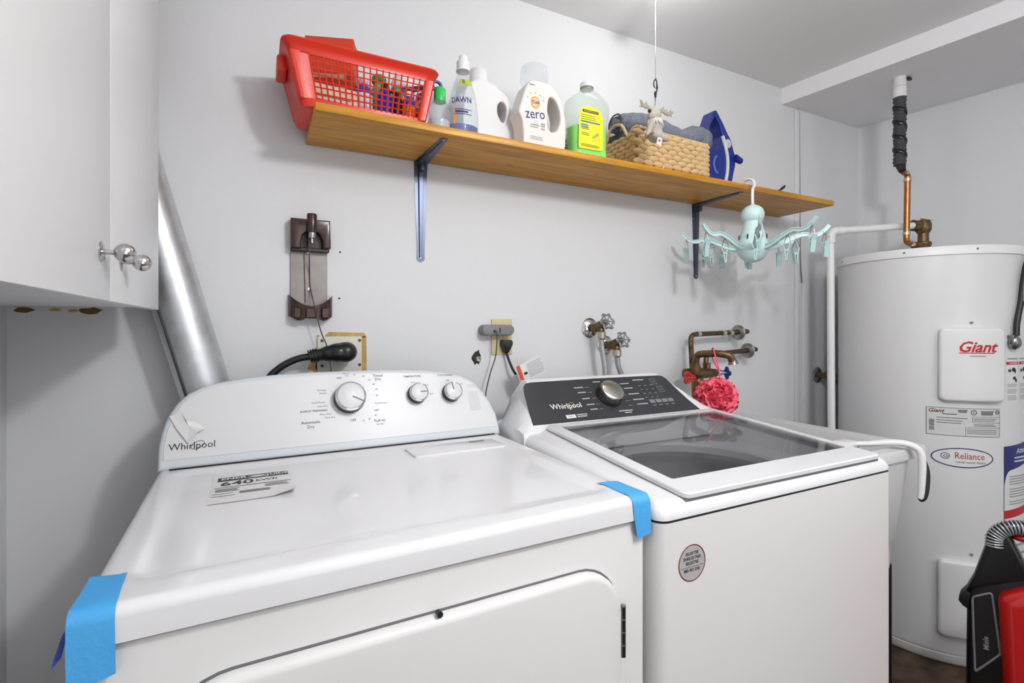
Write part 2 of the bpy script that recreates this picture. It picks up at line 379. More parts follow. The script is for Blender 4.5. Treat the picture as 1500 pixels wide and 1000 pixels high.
knob(.364, .119, .0345, .027, math.radians(-28), True)
knob(.526, .119, .0235, .025, math.radians(0), False)
knob(.616, .117, .0235, .025, math.radians(100), False)
CFT = CF @ Matrix.Translation((0, 0, .0032))
g = nb(); X0, Y0 = .366, .119
for s, x, y, sz in [('Timed', .068, .052, .0095), ('Dry', .068, .043, .0095), ('Automatic', -.088, -.049, .0095), ('Dry', -.088, -.059, .0095), ('Fluff Air', .064, -.058, .0085), ('OFF', .003, -.052, .008), ('OFF', .058, -.033, .0068), ('OFF', -.022, .050, .0068), ('ENERGY PREFERRED', -.080, -.024, .0064)]:
    txt(g, s, sz, X0+x, Y0+y, bold=.004)
txt(g, 'TEMPERATURE', .0068, .519, .165, bold=.006); txt(g, 'CYCLE SIGNAL', .0064, .607, .164, bold=.006)
flat('dial_lettering', g, INK, dr, CFT)
g = nb()
for s, x, y, sz in [('Wrinkle', -.062, .023, .0062), ('Shield', -.060, .016, .0062), ('Cool Down', -.070, -.005, .006), ('Less Dry', -.062, -.014, .006), ('More Dry', -.056, -.033, .006), ('Very Dry', -.047, -.041, .006), ('Cool Down', .070, -.016, .006), ('70', .013, .056, .006), ('60', .034, .052, .006), ('50', .047, .042, .006), ('40', .056, .031, .006), ('30', .062, .018, .006), ('20', .062, .003, .006), ('30', .055, -.045, .006), ('20', .040, -.052, .006), ('10', .026, -.055, .006), ('Heavy', -.006, .061, .0055), ('Dry', -.004, .055, .0055), ('No Heat', .064, -.066, .0048)]:
    txt(g, s, sz, X0+x, Y0+y)
for s, x, y in [('Low', .520, .150), ('Med', .553, .141), ('High', .563, .118), ('Off', .611, .150), ('On', .648, .138)]: txt(g, s, .0058, x, y)
flat('small_lettering', g, DGREY, dr, CFT)
g = nb(); txt(g, 'Whirlpool', .0190, .057, .043, bold=.004)
flat('maker_lettering', g, INK, dr, CFT)
g = nb(); ring2d(g, .0125, .0075, 0, 0, .0012, 30); bmesh.ops.transform(g, matrix=Matrix.Translation((.066, .044, 0)) @ Matrix.Rotation(.45, 4, 'Z'), verts=g.verts[:]); flat('maker_emblem', g, DGREY, dr, CFT)
FILM = Mclear('clear_film', (248, 248, 248), .8, .1)
g = nb(); V = [(.016, .106, .0), (.036, .112, .001), (.045, .094, .006), (.062, .09, .001), (.078, .074, .0), (.066, .068, .008), (.049, .049, .004), (.03, .078, .003)]
c0 = g.verts.new((.05, .083, .003)); vs = [g.verts.new(v) for v in V]
for i in range(len(vs)): g.faces.new((c0, vs[i], vs[(i+1) % len(vs)]))
lab(flat('peeling_film', g, M('film_white', (216, 216, 216), .3), dr, CFT, .001), 'peeling clear film at left end of console')
g = nb(); sheet(g, .662, .690, .066, .137, 0, 2, 6)
for v in g.verts: v.co.z += .0015*math.sin(v.co.y*90)+(.004 if v.co.x > .68 and v.co.y < .1 else 0)
lab(flat('protective_film', g, FILM, dr, CFT, .0012), 'clear film strip near right end of console')
# energy label on the lid
SW, SH = .132, .166
SM = basis((.094, .302, ZT-.0055), (1, -.02, 0), (.02, 1, 0), (0, 0, 1)) @ Matrix.Translation((0, .0, 0))
g = nb(); sheet(g, 0, SW, 0, SH, 0, 8, 8)
for v in g.verts:
    q = max(0, (v.co.x/SW-.72))+max(0, (.28-v.co.y/SH))
    if v.co.x/SW > .72 and v.co.y/SH < .28: v.co.z += .02*(v.co.x/SW-.72)*(.28-v.co.y/SH)*6
st = flat('energy_sticker', g, PAPER, dr, SM, .0006); lab(st, 'white energy rating sticker on the lid')
g = nb(); sheet(g, .008, .058, .127, .152); sheet(g, .092, SW-.006, .127, .152); sheet(g, .058, .092, .127, .131); sheet(g, .058, .092, .148, .152)
txt(g, '640', .036, .040, .108, sx=1.0, bold=.02); txt(g, 'kWh', .018, .088, .109, bold=.01)
lines(g, .006, SW-.004, [.087], .0025, ragged=0); lines(g, .008, .045, [.077, .070, .063], .0028); lines(g, .085, SW-.008, [.079, .072, .066], .0022); lines(g, .045, .095, [.053, .048, .043], .0022); lines(g, .004, .036, [.050], .002); lines(g, .004, .04, [.037], .002)
flat('print', g, M('sticker_ink', (62, 62, 66), .7), st, SM, .0011)
g = nb(); txt(g, 'ENER', .0185, .034, .1395, sx=.95, bold=.02); txt(g, 'UIDE', .0185, .110, .1395, sx=.8, bold=.02); flat('print', g, PAPER, st, SM, .0016)
g = nb(); ring2d(g, .016, .0105, .074, .1395, .003); flat('print', g, M('sticker_ink2', (110, 110, 112), .7), st, SM, .0016)
# blue tape: two strips folded over the front corners (they stick to the machine)
def strip(bm, path, x0, x1, th=.0006, jag=0):
    P = [Vector(p) for p in path]; L = []
    for i, p in enumerate(P):
        L.append([Vector((x0+(jag*random.uniform(-1, 1) if 0 else 0), p.y, p.z)), Vector((x1, p.y, p.z))])
    V = [[bm.verts.new(q) for q in l] for l in L]
    for a, b in zip(V, V[1:]): bm.faces.new((a[0], a[1], b[1], b[0]))
arc = [(0, -.0045+.0145*(1-math.sin(a)), ZT-.0135+.0145*math.cos(a)) for a in [PI/2*k/6 for k in range(7)]]
g = nb()
top = [(-.004, .079), (.032, .076)]
rowsT = [[(-.003, .080, ZT+.001), (.031, .075, ZT+.001)], [(-.003, .045, ZT+.0012), (.032, .042, ZT+.0012)]]+[[(-.004, p[1], p[2]+.0003), (.0335, p[1], p[2]+.0003)] for p in arc]+[[(-.004, -.005, .845), (.034, -.0045, .845)], [(-.005, -.006, .815), (.0345, -.0045, .822)]]
def quads(bm, R, n=5, wob=.0004):
    V = []
    for i, (a, b) in enumerate(R):
        V.append([bm.verts.new(Vector(a).lerp(Vector(b), k/n)+Vector((0, -wob*math.sin(k*2.1+i), wob*math.cos(i*1.7+k)))) for k in range(n+1)])
    for a, b in zip(V, V[1:]):
        for k in range(n): bm.faces.new((a[k], a[k+1], b[k+1], b[k]))
rowsT[-1] = [(-.003, -.006, .806), (.0345, -.0045, .819)]
quads(g, rowsT); lab(obj('tape_strip', g, TAPE, dr), 'blue painter tape over front left corner')
g = nb(); quads(g, [[(-.004, .004, .872), (-.0035, .035, .879)], [(-.009, .004, .862), (-.007, .03, .866)], [(-.016, -.001, .835), (-.011, .012, .838)]], 3); lab(obj('tape_fold', g, M('blue_tape_fold', (30, 90, 214), .5), dr), 'loose folded tape edge')
rowsT = [[(.698, .086, ZT+.0012), (.722, .085, ZT+.0012)], [(.704, .070, ZT+.0012), (.738, .076, ZT+.001)], [(.702, .045, ZT+.0012), (.739, .05, ZT+.001)]]+[[(.702, p[1], p[2]+.0003), (.7395, p[1], p[2]+.0003)] for p in arc]+[[(.705, -.005, .846), (.7395, -.005, .846)], [(.712, -.0052, .816), (.7395, -.0052, .822)]]
g = nb(); quads(g, rowsT); lab(obj('tape_strip', g, TAPE, dr), 'blue painter tape over front right corner')
# ================================================================== washer
wa = thing('washing_machine', 'white top-loading washing machine with glass lid and dark control panel', 'washing machine', (.585, .618, 0))
WW = .695; WD = .66
def lp(x0, x1, y0, y1, r, zf, k=7): return [Vector((x, y, zf(x, y))) for x, y in rrect(x0, x1, y0, y1, r, k)]
g = nb(); rings(g, [lp(0, WW, 0, WD, .022, lambda x, y: .012), lp(0, WW, 0, WD, .022, lambda x, y: .838)], cap=False); obj('cabinet_body', g, ENAMEL2, wa)
g = nb(); rings(g, [lp(.004, WW-.004, .004, WD-.004, .02, lambda x, y: .836), lp(.004, WW-.004, .004, WD-.004, .02, lambda x, y: .843)], cap=False); obj('panel_seam', g, DGREY, wa)
zt = lambda x, y: .868+.078*min(max(y, 0), .5)
g = nb(); L = [lp(0, WW, 0, WD, .022, lambda x, y: .842), lp(0, WW, 0, WD, .022, lambda x, y: zt(x, y)-.022)]
for j in range(1, 6):
    a = PI/2*j/5; q = .024*(1-math.cos(a)); L.append(lp(q, WW-q, q, WD-q, .022, lambda x, y: zt(x, y)-.022+.022*math.sin(a)))
L.append(lp(.068, .655, .03, .478, .02, zt)); L.append(lp(.068, .655, .03, .478, .02, lambda x, y: zt(x, y)-.012)); L.append(lp(.085, .638, .052, .462, .03, lambda x, y: zt(x, y)-.014)); L.append(lp(.085, .638, .052, .462, .03, lambda x, y: .835))
def cloop(r, z, cx=.362, cy=.262, k=7):
    out = []
    for a0 in (0, 90, 180, 270):
        for j in range(k+1): a = math.radians(a0+4+82*j/k); out.append(Vector((cx+r*math.cos(a), cy+r*math.sin(a), z)))
    return out
rings(g, L, cap=False); obj('top_cover', g, ENAMEL, wa)
g = nb(); rings(g, [lp(.083, .640, .050, .464, .03, lambda x, y: .838), cloop(.205, .836), cloop(.2, .83), cloop(.2, .812), cloop(.235, .806), cloop(.24, .79)], cap=False); obj('tub_ring', g, M('grey_tub_plastic', (196, 197, 200), .35), wa)
g = nb(); lathe(g, [(.248, .80), (.25, .78), (.25, .52), (.22, .49), (.05, .485), (.001, .485)], 48, (.362, .262, 0), cap=False); dm = obj('wash_drum', g, M('drum_grey', (170, 171, 175), .35, .3), wa)
g = nb(); lathe(g, [(.15, .488), (.13, .50), (.05, .52), (.03, .56), (.001, .565)], 32, (.362, .262, 0))
for k in range(6):
    a = k*PI/3; box(g, .02, .14, -.006, .006, .49, .53, .004, 1, Matrix.Translation((.362, .262, 0)) @ Matrix.Rotation(a, 4, 'Z'))
obj('wash_plate', g, GREYP, wa)
g = nb(); box(g, .345, .355, .462, .470, .70, .832, .002, 1); obj('drum_seam', g, M('drum_seam_dark', (30, 32, 44), .4), dm)
# lid
tilt = math.atan(.078); LM = Matrix.Translation((0, 0, .868)) @ Matrix.Rotation(tilt, 4, 'X')
g = nb(); fo = rrect(.063, .655, .004, .470, .014, 7); fi = rrect(.092, .632, .066, .448, .006, 7)
L = [[(x, y, .002) for x, y in fi], [(x, y, .002) for x, y in fo], [(x, y, .009) for x, y in fo], [(x, y, .011) for x, y in poly_inset(fo, .002)], [(x, y, .011) for x, y in fi], [(x, y, .002) for x, y in fi]]
rings(g, L, cap=False); bmesh.ops.remove_doubles(g, verts=g.verts[:], dist=1e-6); bmesh.ops.transform(g, matrix=LM, verts=g.verts[:]); lid = obj('lid', g, ENAMEL, wa)
g = nb(); box(g, .0915, .6325, .0655, .4485, .006, .0095); bmesh.ops.transform(g, matrix=LM, verts=g.verts[:]); obj('glass_pane', g, Mglass('smoked_glass', (228, 228, 229), 1.5), lid)
g = nb(); box(g, .066, .652, .008, .03, -.006, .0025); bmesh.ops.transform(g, matrix=LM, verts=g.verts[:]); obj('lid_seal', g, GREYP, lid)
# console: shell and dark panel
def sec(y, z, xa, xb): return (y, z, xa, xb)
ssec = [(.460, .895, .0, .71), (.468, .914, .004, .70), (.473, .919, .022, .632), (.590, 1.0145, .050, .575), (.605, 1.016, .054, .573), (.64, .99, .046, .60), (.655, .84, .0, .71)]
g = nb(); L = []
for y, z, xa, xb in ssec:
    L.append([Vector((xa, y+.02, .842)) if 0 else Vector((xa, y, z)), Vector((xb, y, z))])
# cross sections along x for a flared shell
def shell_x(t):                                    # t 0..1 across the top edge, returns column of points front -> back
    pass
cols = []
for i in range(41):
    t = i/40; s = 2*t-1
    xb_, xt_ = -.002+.699*t, .050+.525*t
    edge = min(t, 1-t); rise = 1-(1-min(1, edge/.06))**2.2       # the ends fall away to the shoulders
    xf = xb_
    y0, z0 = .462, .899
    col = [Vector((xf, .655, .842)), Vector((xf, .452, .842)), Vector((xf, y0, z0))]
    zt_ = .902+(1.017-.902)*rise
    for q in (.12, .25, .4, .55, .7, .85, 1):
        e = q; x = xb_*(1-e)+xt_*e
        x += (.03 if t > .5 else -.0)*math.sin(PI*e)*0
        col.append(Vector((x if rise > 0 else xb_, y0+.012+(.592-.474)*q, .905+(zt_-.905)*q)))
    col += [Vector((xt_*.9+xb_*.1, .612, zt_-.001)), Vector((xt_*.6+xb_*.4, .645, .97 if rise > .8 else .9)), Vector((xf, .655, .86))]
    cols.append(col)
V = [[g.verts.new(p) for p in c] for c in cols]
for a, b in zip(V, V[1:]):
    for k in range(len(a)-1): g.faces.new((a[k], b[k], b[k+1], a[k+1]))
g.faces.new(V[0]); g.faces.new(V[-1][::-1])
obj('console', g, ENAMEL, wa, sharp=50)
eh = Vector((0, .118, .112)).normalized(); en = Vector((0, -eh.z, eh.y))
WF = basis((0, .474, .905), (1, 0, 0), eh, en)
wf = lambda x, y, z: WF @ Vector((x, y, z))
hh = Vector((0, .118, .112)).length
PO = [(.036, .012), (.30, .010), (.617, .010)]+[(.612, .02), (.597, .05), (.584, .085), (.573, .118), (.567, .138), (.558, .148), (.545, .1515)]+[(.30, .1535), (.085, .152), (.068, .149), (.058, .139), (.052, .118), (.045, .07), (.038, .025)]
g = nb(); pillow(g, PO, .0022, .0008, wf, 1, back=-.002); obj('control_panel', g, M('dark_panel', (58, 58, 64), .22, var=.1, scale=12), wa)
WT = WF @ Matrix.Translation((0, 0, .0024))
KX, KY = .312, .085
g = nb(); lathe(g, [(.040, 0), (.039, .010), (.035, .026), (.031, .028)], 36); bmesh.ops.transform(g, matrix=WF @ Matrix.Translation((KX, KY, .002)), verts=g.verts[:]); k = obj('cycle_knob', g, M('dark_chrome', (120, 118, 114), .18, 1), wa)
g = nb(); lathe(g, [(.0345, .022), (.0345, .029), (.031, .0315), (.001, .0318)], 36); bmesh.ops.transform(g, matrix=WF @ Matrix.Translation((KX, KY, .002)), verts=g.verts[:]); obj('knob_cap', g, M('knob_steel', (196, 196, 190), .3, 1), k)
g = nb(); txt(g, 'Whirlpool', .0235, .158, .062, bold=.008); flat('maker_lettering', g, WINK, wa, WT)
g = nb(); ring2d(g, .015, .009, 0, 0, .0013, 30); bmesh.ops.transform(g, matrix=Matrix.Translation((.172, .062, 0)) @ Matrix.Rotation(.5, 4, 'Z'), verts=g.verts[:]); flat('maker_emblem', g, M('gold_ink', (190, 170, 110), .4), wa, WT)
g = nb(); sheet(g, .142, .172, .022, .033); flat('badge', g, WINK, wa, WT)
g = nb(); txt(g, '2 in 1', .008, .157, .0275, bold=.01); flat('badge_lettering', g, INK, wa, WT, .0008)
g = nb(); lines(g, .176, .212, [.031, .025], .0035)
for k, y in enumerate((.122, .104, .082, .061, .044)):
    lines(g, .212+.004*k, .243+.003*k, [y], .0035); lines(g, .246+.003*k, .262+.002*k, [y-.001], .0008, ragged=0)
    lines(g, .378+.004*k, .414+.006*k, [y+.004], .0035); lines(g, .362, .376, [y+.002], .0008, ragged=0)
lines(g, .285, .312, [.139], .0035); lines(g, .318, .368, [.030], .0035); lines(g, .335, .362, [.023], .0032)
lines(g, .432, .478, [.137], .004)
flat('cycle_marks', g, M('panel_print', (176, 176, 178), .5), wa, WT)
g = nb()
for i in range(3):
    for j in range(4):
        sheet(g, .440+.022*i, .447+.022*i+.004*(j % 2), .068+.015*j, .0705+.015*j)
for i in range(4): sheet(g, .446+.024*i, .466+.024*i, .048, .060); sheet(g, .449+.024*i, .462+.024*i, .038, .041)
for x0, y0 in ((.496, .116), (.506, .086)):
    for a, b, c, d_ in ((0, .022, 0, .0015), (0, .022, .0205, .022), (0, .0015, 0, .022), (.0205, .022, 0, .022)): sheet(g, x0+a, x0+b, y0+c, y0+d_)
ring2d(g, .0045, .0045, .507, .127, .0012, 16); ring2d(g, .0045, .0045, .517, .097, .0012, 16)
flat('touch_icons', g, M('panel_print2', (128, 128, 132), .5), wa, WT)
# round sticker on the front
RS = basis((.072, 0, .763), (1, 0, 0), (0, 0, 1), (0, -1, 0))
g = nb(); ngon(g, [(.031*math.cos(a), .031*math.sin(a)) for a in [2*PI*i/40 for i in range(40)]]); s_ = flat('round_sticker', g, M('silver_sticker', (176, 172, 172), .45), wa, RS, .0005); lab(s_, 'round registration sticker')
g = nb(); ring2d(g, .0312, .0312, 0, 0, .0018); flat('sticker_rim', g, M('maroon_ink', (120, 34, 34), .5), s_, RS, .0009)
g = nb(); txt(g, 'REGISTER', .0078, 0, .016, sx=.9, bold=.012); txt(g, 'ENREGISTRER', .0078, 0, .008, sx=.85, bold=.012); txt(g, 'REGISTRE', .0078, 0, 0, sx=.9, bold=.012); sheet(g, -.026, .026, -.0066, -.0060); txt(g, '888-902 3381', .0078, 0, -.012, sx=.88, bold=.012); flat('sticker_lettering', g, INK, s_, RS, .0009)
# ================================================================== wall cabinet
cb = thing('wall_cabinet', 'white wall cabinet with two doors and silver ball knobs, upper left', 'cabinet', (-.18, .48, 1.197))
g = nb(); box(g, -.281, -.019, 0, .775, .004, 1.0, .001, 1); obj('carcass', g, CABW, cb)
g = nb(); box(g, -.281, -.019, .775, .779, .004, 1.0); lab(obj('raw_side', g, CHIP, cb), 'unpainted brown end of the cabinet')
for y0, y1, ky in ((0, .3935, .346), (.3965, .78, .458)):
    g = nb(); box(g, -.018, 0, y0, y1, 0, 1.0, .0012, 2); dd_ = obj('door', g, CABW, cb)
    g = nb(); zk = .062
    lathe(g, [(.0138, 0), (.0138, .0015), (.012, .0025), (.0034, .003), (.0034, .0135)]+[(.0128*math.sin(q), .0255-.0125*math.cos(q)) for q in [.3+2.83*i/12 for i in range(13)]], 28, (0, ky, zk), (1, 0, 0)); obj('knob', g, M('satin_silver', (200, 198, 196), .18, 1), dd_)
# ================================================================== galvanised duct
du = thing('dryer_duct', 'galvanised steel duct leaning behind the dryer beside the cabinet', 'duct', (0, 0, 0))
g = nb(); a = Vector((-.290, 1.350, 1.72)); b = Vector((-.030, 1.350, .74)); cyl(g, a, b, .052, n=40); obj('duct_pipe', g, GALV, du)
g = nb(); off = Vector((-.034, -.0405, -.009)); tube(g, [a+off, b+off], .0022, 6); obj('seam', g, M('seam_dark', (40, 40, 42), .5), du)
g = nb(); lathe(g, [(.054, -.01), (.0545, 0), (.0545, .02), (.053, .03)], 40, b, b-a); obj('collar', g, GALV, du)
# ================================================================== shelf
SZ = 1.6365
sh = thing('wall_shelf', 'long amber stained pine shelf on two steel brackets over the machines', 'shelf', (.115, 1.172, SZ))
g = nb(); box(g, 0, 1.895, 0, D-1.172-.001, 0, .019, .0025, 2); obj('board', g, WOOD, sh)
def bracket(x, name='bracket'):
    g = nb(); bx = x-.115; yw = D-1.172
    # wall leg, shelf leg (tapered pressed steel), rib
    def leg(p0, p1, w0, w1, nrm_):
        p0, p1, nn = Vector(p0), Vector(p1), Vector(nrm_); sdv = Vector((1, 0, 0))
        L = []
        for p, w_ in ((p0, w0), (p1, w1)):
            h_ = .009*w_/.02
            L.append([p-sdv*w_, p-sdv*w_+nn*.0015, p-sdv*w_*.45+nn*.0015, p-sdv*w_*.3+nn*h_, p+sdv*w_*.3+nn*h_, p+sdv*w_*.45+nn*.0015, p+sdv*w_+nn*.0015, p+sdv*w_])
        rings(g, L)
    leg((bx, yw, -.002), (bx, yw, -.275), .020, .011, (0, -1, 0))
    leg((bx, yw-.004, -.0006), (bx, yw-.200, -.0006), .020, .010, (0, 0, -1))
    box(g, bx-.006, bx+.006, yw-.03, yw-.006, -.03, -.004, .004, 2)
    cyl(g, (bx, yw, -.275), (bx, yw-.002, -.275), .012, n=16); cyl(g, (bx, yw-.2, 0), (bx, yw-.2, -.002), .011, n=16)
    o = obj(name, g, ZINC, sh)
    g = nb()
    for z, r in ((-.275, .004), (-.055, .0035)):
        lathe(g, [(r, 0), (r*.7, .002), (.0005, .0025)], 12, (bx-(.013 if z > -.1 else 0), yw-.0025, z), (0, -1, 0)); obj('screw', g, CHROME, o); g = nb()
    lathe(g, [(.004, 0), (.003, .002), (.0005, .0025)], 12, (bx, yw-.2, -.002), (0, 0, -1)); obj('screw', g, CHROME, o)
bracket(.423); bracket(1.519)
ST = SZ+.0192
# ================================================================== red basket and what is in it
rb = thing('plastic_basket', 'red plastic lattice basket full of bottles at the left end of the shelf', 'basket', (.232, 1.292, ST))
def trap(z, m=0): f = z/.137; return [(-.143-.034*f+m, -.080-.018*f+m), (.143+.026*f-m, -.080-.018*f+m), (.143+.026*f-m, .080+.02*f-m), (-.143-.034*f+m, .080+.02*f-m)]
def rr(z, m=0, r=.025, k=4):
    a, b, c, d_ = trap(z, m); return [Vector((x, y, z)) for x, y in rrect(a[0], b[0], a[1], c[1], r, k)]
g = nb(); rings(g, [rr(0, .006), rr(.003), rr(.022), rr(.022, .003), rr(.004, .004)], cap=True); obj('tray', g, RED, rb)
g = nb(); rings(g, [rr(.112, .0035), rr(.112), rr(.124), rr(.130, -.004), rr(.137, -.008), rr(.141, -.006), rr(.141, .004), rr(.128, .0035), rr(.112, .0035)], cap=False); obj('rim', g, RED, rb)
g = nb()
def wallpt(side, t, z):
    a, b, c, d_ = [Vector((*p, z)) for p in trap(z)]
    return {'f': a.lerp(b, t), 'r': b.lerp(c, t), 'b': d_.lerp(c, t), 'l': d_.lerp(a, t)}[side]
def bar(side, t0, z0, t1, z1, r=.0016): tube(g, [wallpt(side, t0, z0), wallpt(side, t1, z1)], r, 4)
for side, n, t0, t1 in (('f', 19, .13, .93), ('b', 19, .13, .93), ('r', 11, .14, .86)):
    for i in range(n): t = t0+(t1-t0)*i/(n-1); bar(side, t, .02, t, .114, .0019)
    for j in range(1, 7): z = .02+.093*j/7; bar(side, t0, z, t1, z, .0017)
obj('lattice', g, RED, rb)
g = nb()
def slab(side, t0, t1, z0=.02, z1=.115):
    c = Vector((0, 0, .07)); P = [wallpt(side, t, z) for z in (z0, z1) for t in (t0, t1)]
    q = [p+(c-p).normalized()*.003 for p in P]; g = nb(); rings(g, [[P[0], P[1], P[3], P[2]], [q[0], q[1], q[3], q[2]]]); obj('corner_panel' if abs(t1-t0) < .3 else 'side_panel', g, RED, rb)
slab('l', .1, .9)
for s in ('f', 'b'): slab(s, .02, .13); slab(s, .93, .985)
slab('r', .03, .14); slab('r', .86, .97)
for cx, cy in ((0, 0), (1, 0), (1, 1), (0, 1)):                      # rounded corner posts
    L = []
    for z in (.018, .115):
        a = trap(z, .012); p = Vector((*a[[0, 1, 2, 3][(0 if (cx, cy) == (0, 0) else 1 if (cx, cy) == (1, 0) else 2 if (cx, cy) == (1, 1) else 3)]], z))
        L.append([p+Vector((.0125*math.cos(2*PI*i/12), .0125*math.sin(2*PI*i/12), 0)) for i in range(12)])
    g = nb(); rings(g, L); obj('corner_post', g, RED, rb)
g = nb(); box(g, -.190, -.168, -.035, .04, .092, .128, .005, 2); obj('handle', g, RED, rb)
RX, RY = .232, 1.292
def lath_thing(name, label, cat, x, y, z, parts, group=None):
    t = thing(name, label, cat, (x, y, z), 0, group)
    for nm, prof, mat, *sc in parts:
        g = nb(); lathe(g, prof, 24, sx=sc[0] if sc else 1, sy=sc[1] if len(sc) > 1 else 1); obj(nm, g, mat, t)
    return t
def carton(name, label, cat, x, y, z, sx, sy, sz, mat, rz=0, pr=None):
    t = thing(name, label, cat, (x, y, z), rz)
    g = nb(); box(g, -sx/2, sx/2, -sy/2, sy/2, 0, sz, .0015, 1); obj('box', g, mat, t)
    if pr:
        g = nb(); lines(g, -sx*.4, sx*.4, [sz*f for f in (.25, .4, .55)], sz*.05); flat('print', g, pr, t, Matrix.Translation((0, -sy/2, 0)) @ XZ)
    return t
BZ = ST+.005
carton('carton', 'orange red carton standing tallest in the left of the red basket', 'box', .168, 1.322, BZ, .115, .05, .212, M('orange_card', (206, 62, 22), .6), -.33, CREAM)
carton('carton', 'low cream carton against the front left of the red basket lattice', 'box', .165, 1.252, BZ, .105, .045, .062, M('cream_card', (226, 206, 186), .6), .05, M('brown_print', (140, 90, 60), .6))
carton('carton', 'pale cream carton in the middle of the red basket behind the bottles', 'box', .257, 1.335, BZ, .06, .04, .118, M('pale_card', (232, 224, 206), .6), .1, M('yellow_print', (206, 190, 60), .6))
def bottle_prof(r, h, nk, hn): return [(r*.9, 0), (r, .004), (r, h*.72), (r*.85, h*.8), (nk, h*.88), (nk, h*.92)], [(hn, h*.915), (hn*1.02, h), (hn*.9, h+.006), (.001, h+.007)]
def simple_bottle(label, x, y, r, h, body, cap, nk=.009, hn=.011, band=None):
    b_, c_ = bottle_prof(r, h, nk, hn); parts = [('body', b_, body), ('cap', c_, cap)]
    if band: parts.append(('wrapper', [(r+.0005, h*.2), (r+.0006, h*.21), (r+.0006, h*.62), (r+.0005, h*.63)], band))
    return lath_thing('bottle', label, 'bottle', x, y, BZ, parts)
BLUEM = M('royal_blue_plastic', (38, 64, 190), .3); GREENM = M('bright_green_plastic', (40, 190, 90), .3)
simple_bottle('blue bottle with white label behind the middle of the red lattice', .232, 1.245, .021, .095, BLUEM, WHITE, band=M('white_wrap', (228, 228, 232), .5))
simple_bottle('green topped bottle rising behind the middle of the red lattice', .275, 1.272, .019, .122, M('pale_green_plastic', (120, 208, 130), .35), GREENM, .014, .018)
simple_bottle('dark blue bottle just right of the middle in the red basket', .281, 1.232, .017, .085, BLUEM, BLACK)
simple_bottle('black slim bottle in the right half of the red basket', .312, 1.24, .012, .09, BLACK, GREENM)
simple_bottle('orange and blue bottle near the right end of the red basket', .341, 1.238, .018, .082, M('indigo_plastic', (70, 74, 196), .35), WHITE, band=M('orange_wrap', (232, 130, 50), .5))
simple_bottle('white bottle at the right end inside the red basket', .378, 1.243, .016, .088, WHITE, M('lilac_plastic', (110, 120, 200), .35))
lath_thing('dispenser', 'white round topped dispenser rising above the rim of the red basket', 'dispenser', .345, 1.31, BZ, [('body', [(.028, 0), (.03, .004), (.03, .125)], M('off_white_plastic', (226, 220, 210), .4)), ('cap', [(.031, .122), (.031, .138), (.027, .152), (.016, .160), (.001, .162)], WHITE)])
simple_bottle('blue capped small bottle at the back right of the red basket', .388, 1.30, .015, .11, WHITE, BLUEM)
# ring-ended handle leaning out of the basket
t = thing('scrub_tool', 'blue ring-ended handle poking out of the red basket to the right', 'tool', (.405, 1.255, ST+.135))
g = nb(); bmA = outline_solid([(x*.8, y*.8) for x, y in [(-.16, -.055), (-.155, -.062), (.008, -.016), (.020, -.018), (.033, -.012), (.038, 0), (.033, .012), (.02, .017), (.008, .014), (.0, .0)]], [[(.0155+.0085*math.cos(a), .0+.0085*math.sin(a)) for a in [-2*PI*i/16 for i in range(16)]]], .004)
g.free(); bmesh.ops.transform(bmA, matrix=XZ, verts=bmA.verts[:]); obj('handle', bmA, M('slate_blue_plastic', (62, 92, 142), .4), t)
# ================================================================== bottles along the shelf
CLEARW = Mclear('clear_plastic', (240, 243, 245), .84)
GLIQ = M('green_liquid', (130, 244, 66), .2)
def ovl(prof, sx, sy): return [(r, h) for r, h in prof]
t = thing('soap_bottle', 'small clear soap bottle with green cap beside the red basket', 'bottle', (.417, 1.222, ST))
g = nb(); lathe(g, [(.026, 0), (.029, .004), (.029, .05), (.026, .066), (.018, .078), (.0125, .086)], 24, sx=1, sy=.75); obj('body', g, CLEARW, t)
g = nb(); lathe(g, [(.0275, .002), (.0275, .03), (.001, .0305)], 24, sx=.97, sy=.72); obj('liquid', g, M('grey_liquid', (188, 196, 200), .2), t)
g = nb(); lathe(g, [(.0150, .078), (.0155, .08), (.0148, .110), (.0135, .113), (.001, .1135)], 24); obj('cap', g, GREENM, t)
# dish liquid
t = thing('dish_soap_bottle', 'clear waisted dish soap bottle with white pull cap and blue liquid', 'bottle', (.479, 1.218, ST))
g = nb(); pr = [(.036, 0), (.041, .004), (.042, .02), (.041, .05), (.0375, .085), (.031, .115), (.022, .142), (.0145, .160), (.0135, .170)]
lathe(g, pr, 32, sx=1, sy=.68); obj('body', g, CLEARW, t)
g = nb(); lathe(g, [(.0335, .002), (.0395, .005), (.0405, .024), (.001, .0243)], 32, sx=.98, sy=.64); obj('liquid', g, M('blue_liquid', (16, 52, 160), .15), t)
g = nb(); lathe(g, [(.0185, .168), (.0185, .171), (.0145, .172), (.0165, .176), (.0172, .192), (.0115, .196), (.0115, .203), (.0095, .209), (.001, .210)], 28); obj('cap', g, WHITE, t)
def oval_wrap(prof, sx, sy, lift):
    def rad(z):
        for (r0, h0), (r1, h1) in zip(prof, prof[1:]):
            if h0 <= z <= h1: return r0+(r1-r0)*(z-h0)/max(h1-h0, 1e-6)
        return prof[-1][0]
    def f(x, y, z):
        R_ = rad(y); a = -PI/2+x/R_; return Vector(((R_*sx+lift+z)*math.cos(a), (R_*sy+lift+z)*math.sin(a), y))
    return f
fw = oval_wrap(pr, 1, .68, .0006)
def oval(bm, cx, cy, a, b, n=28): ngon(bm, [(cx+a*math.cos(2*PI*i/n), cy+b*math.sin(2*PI*i/n)) for i in range(n)])
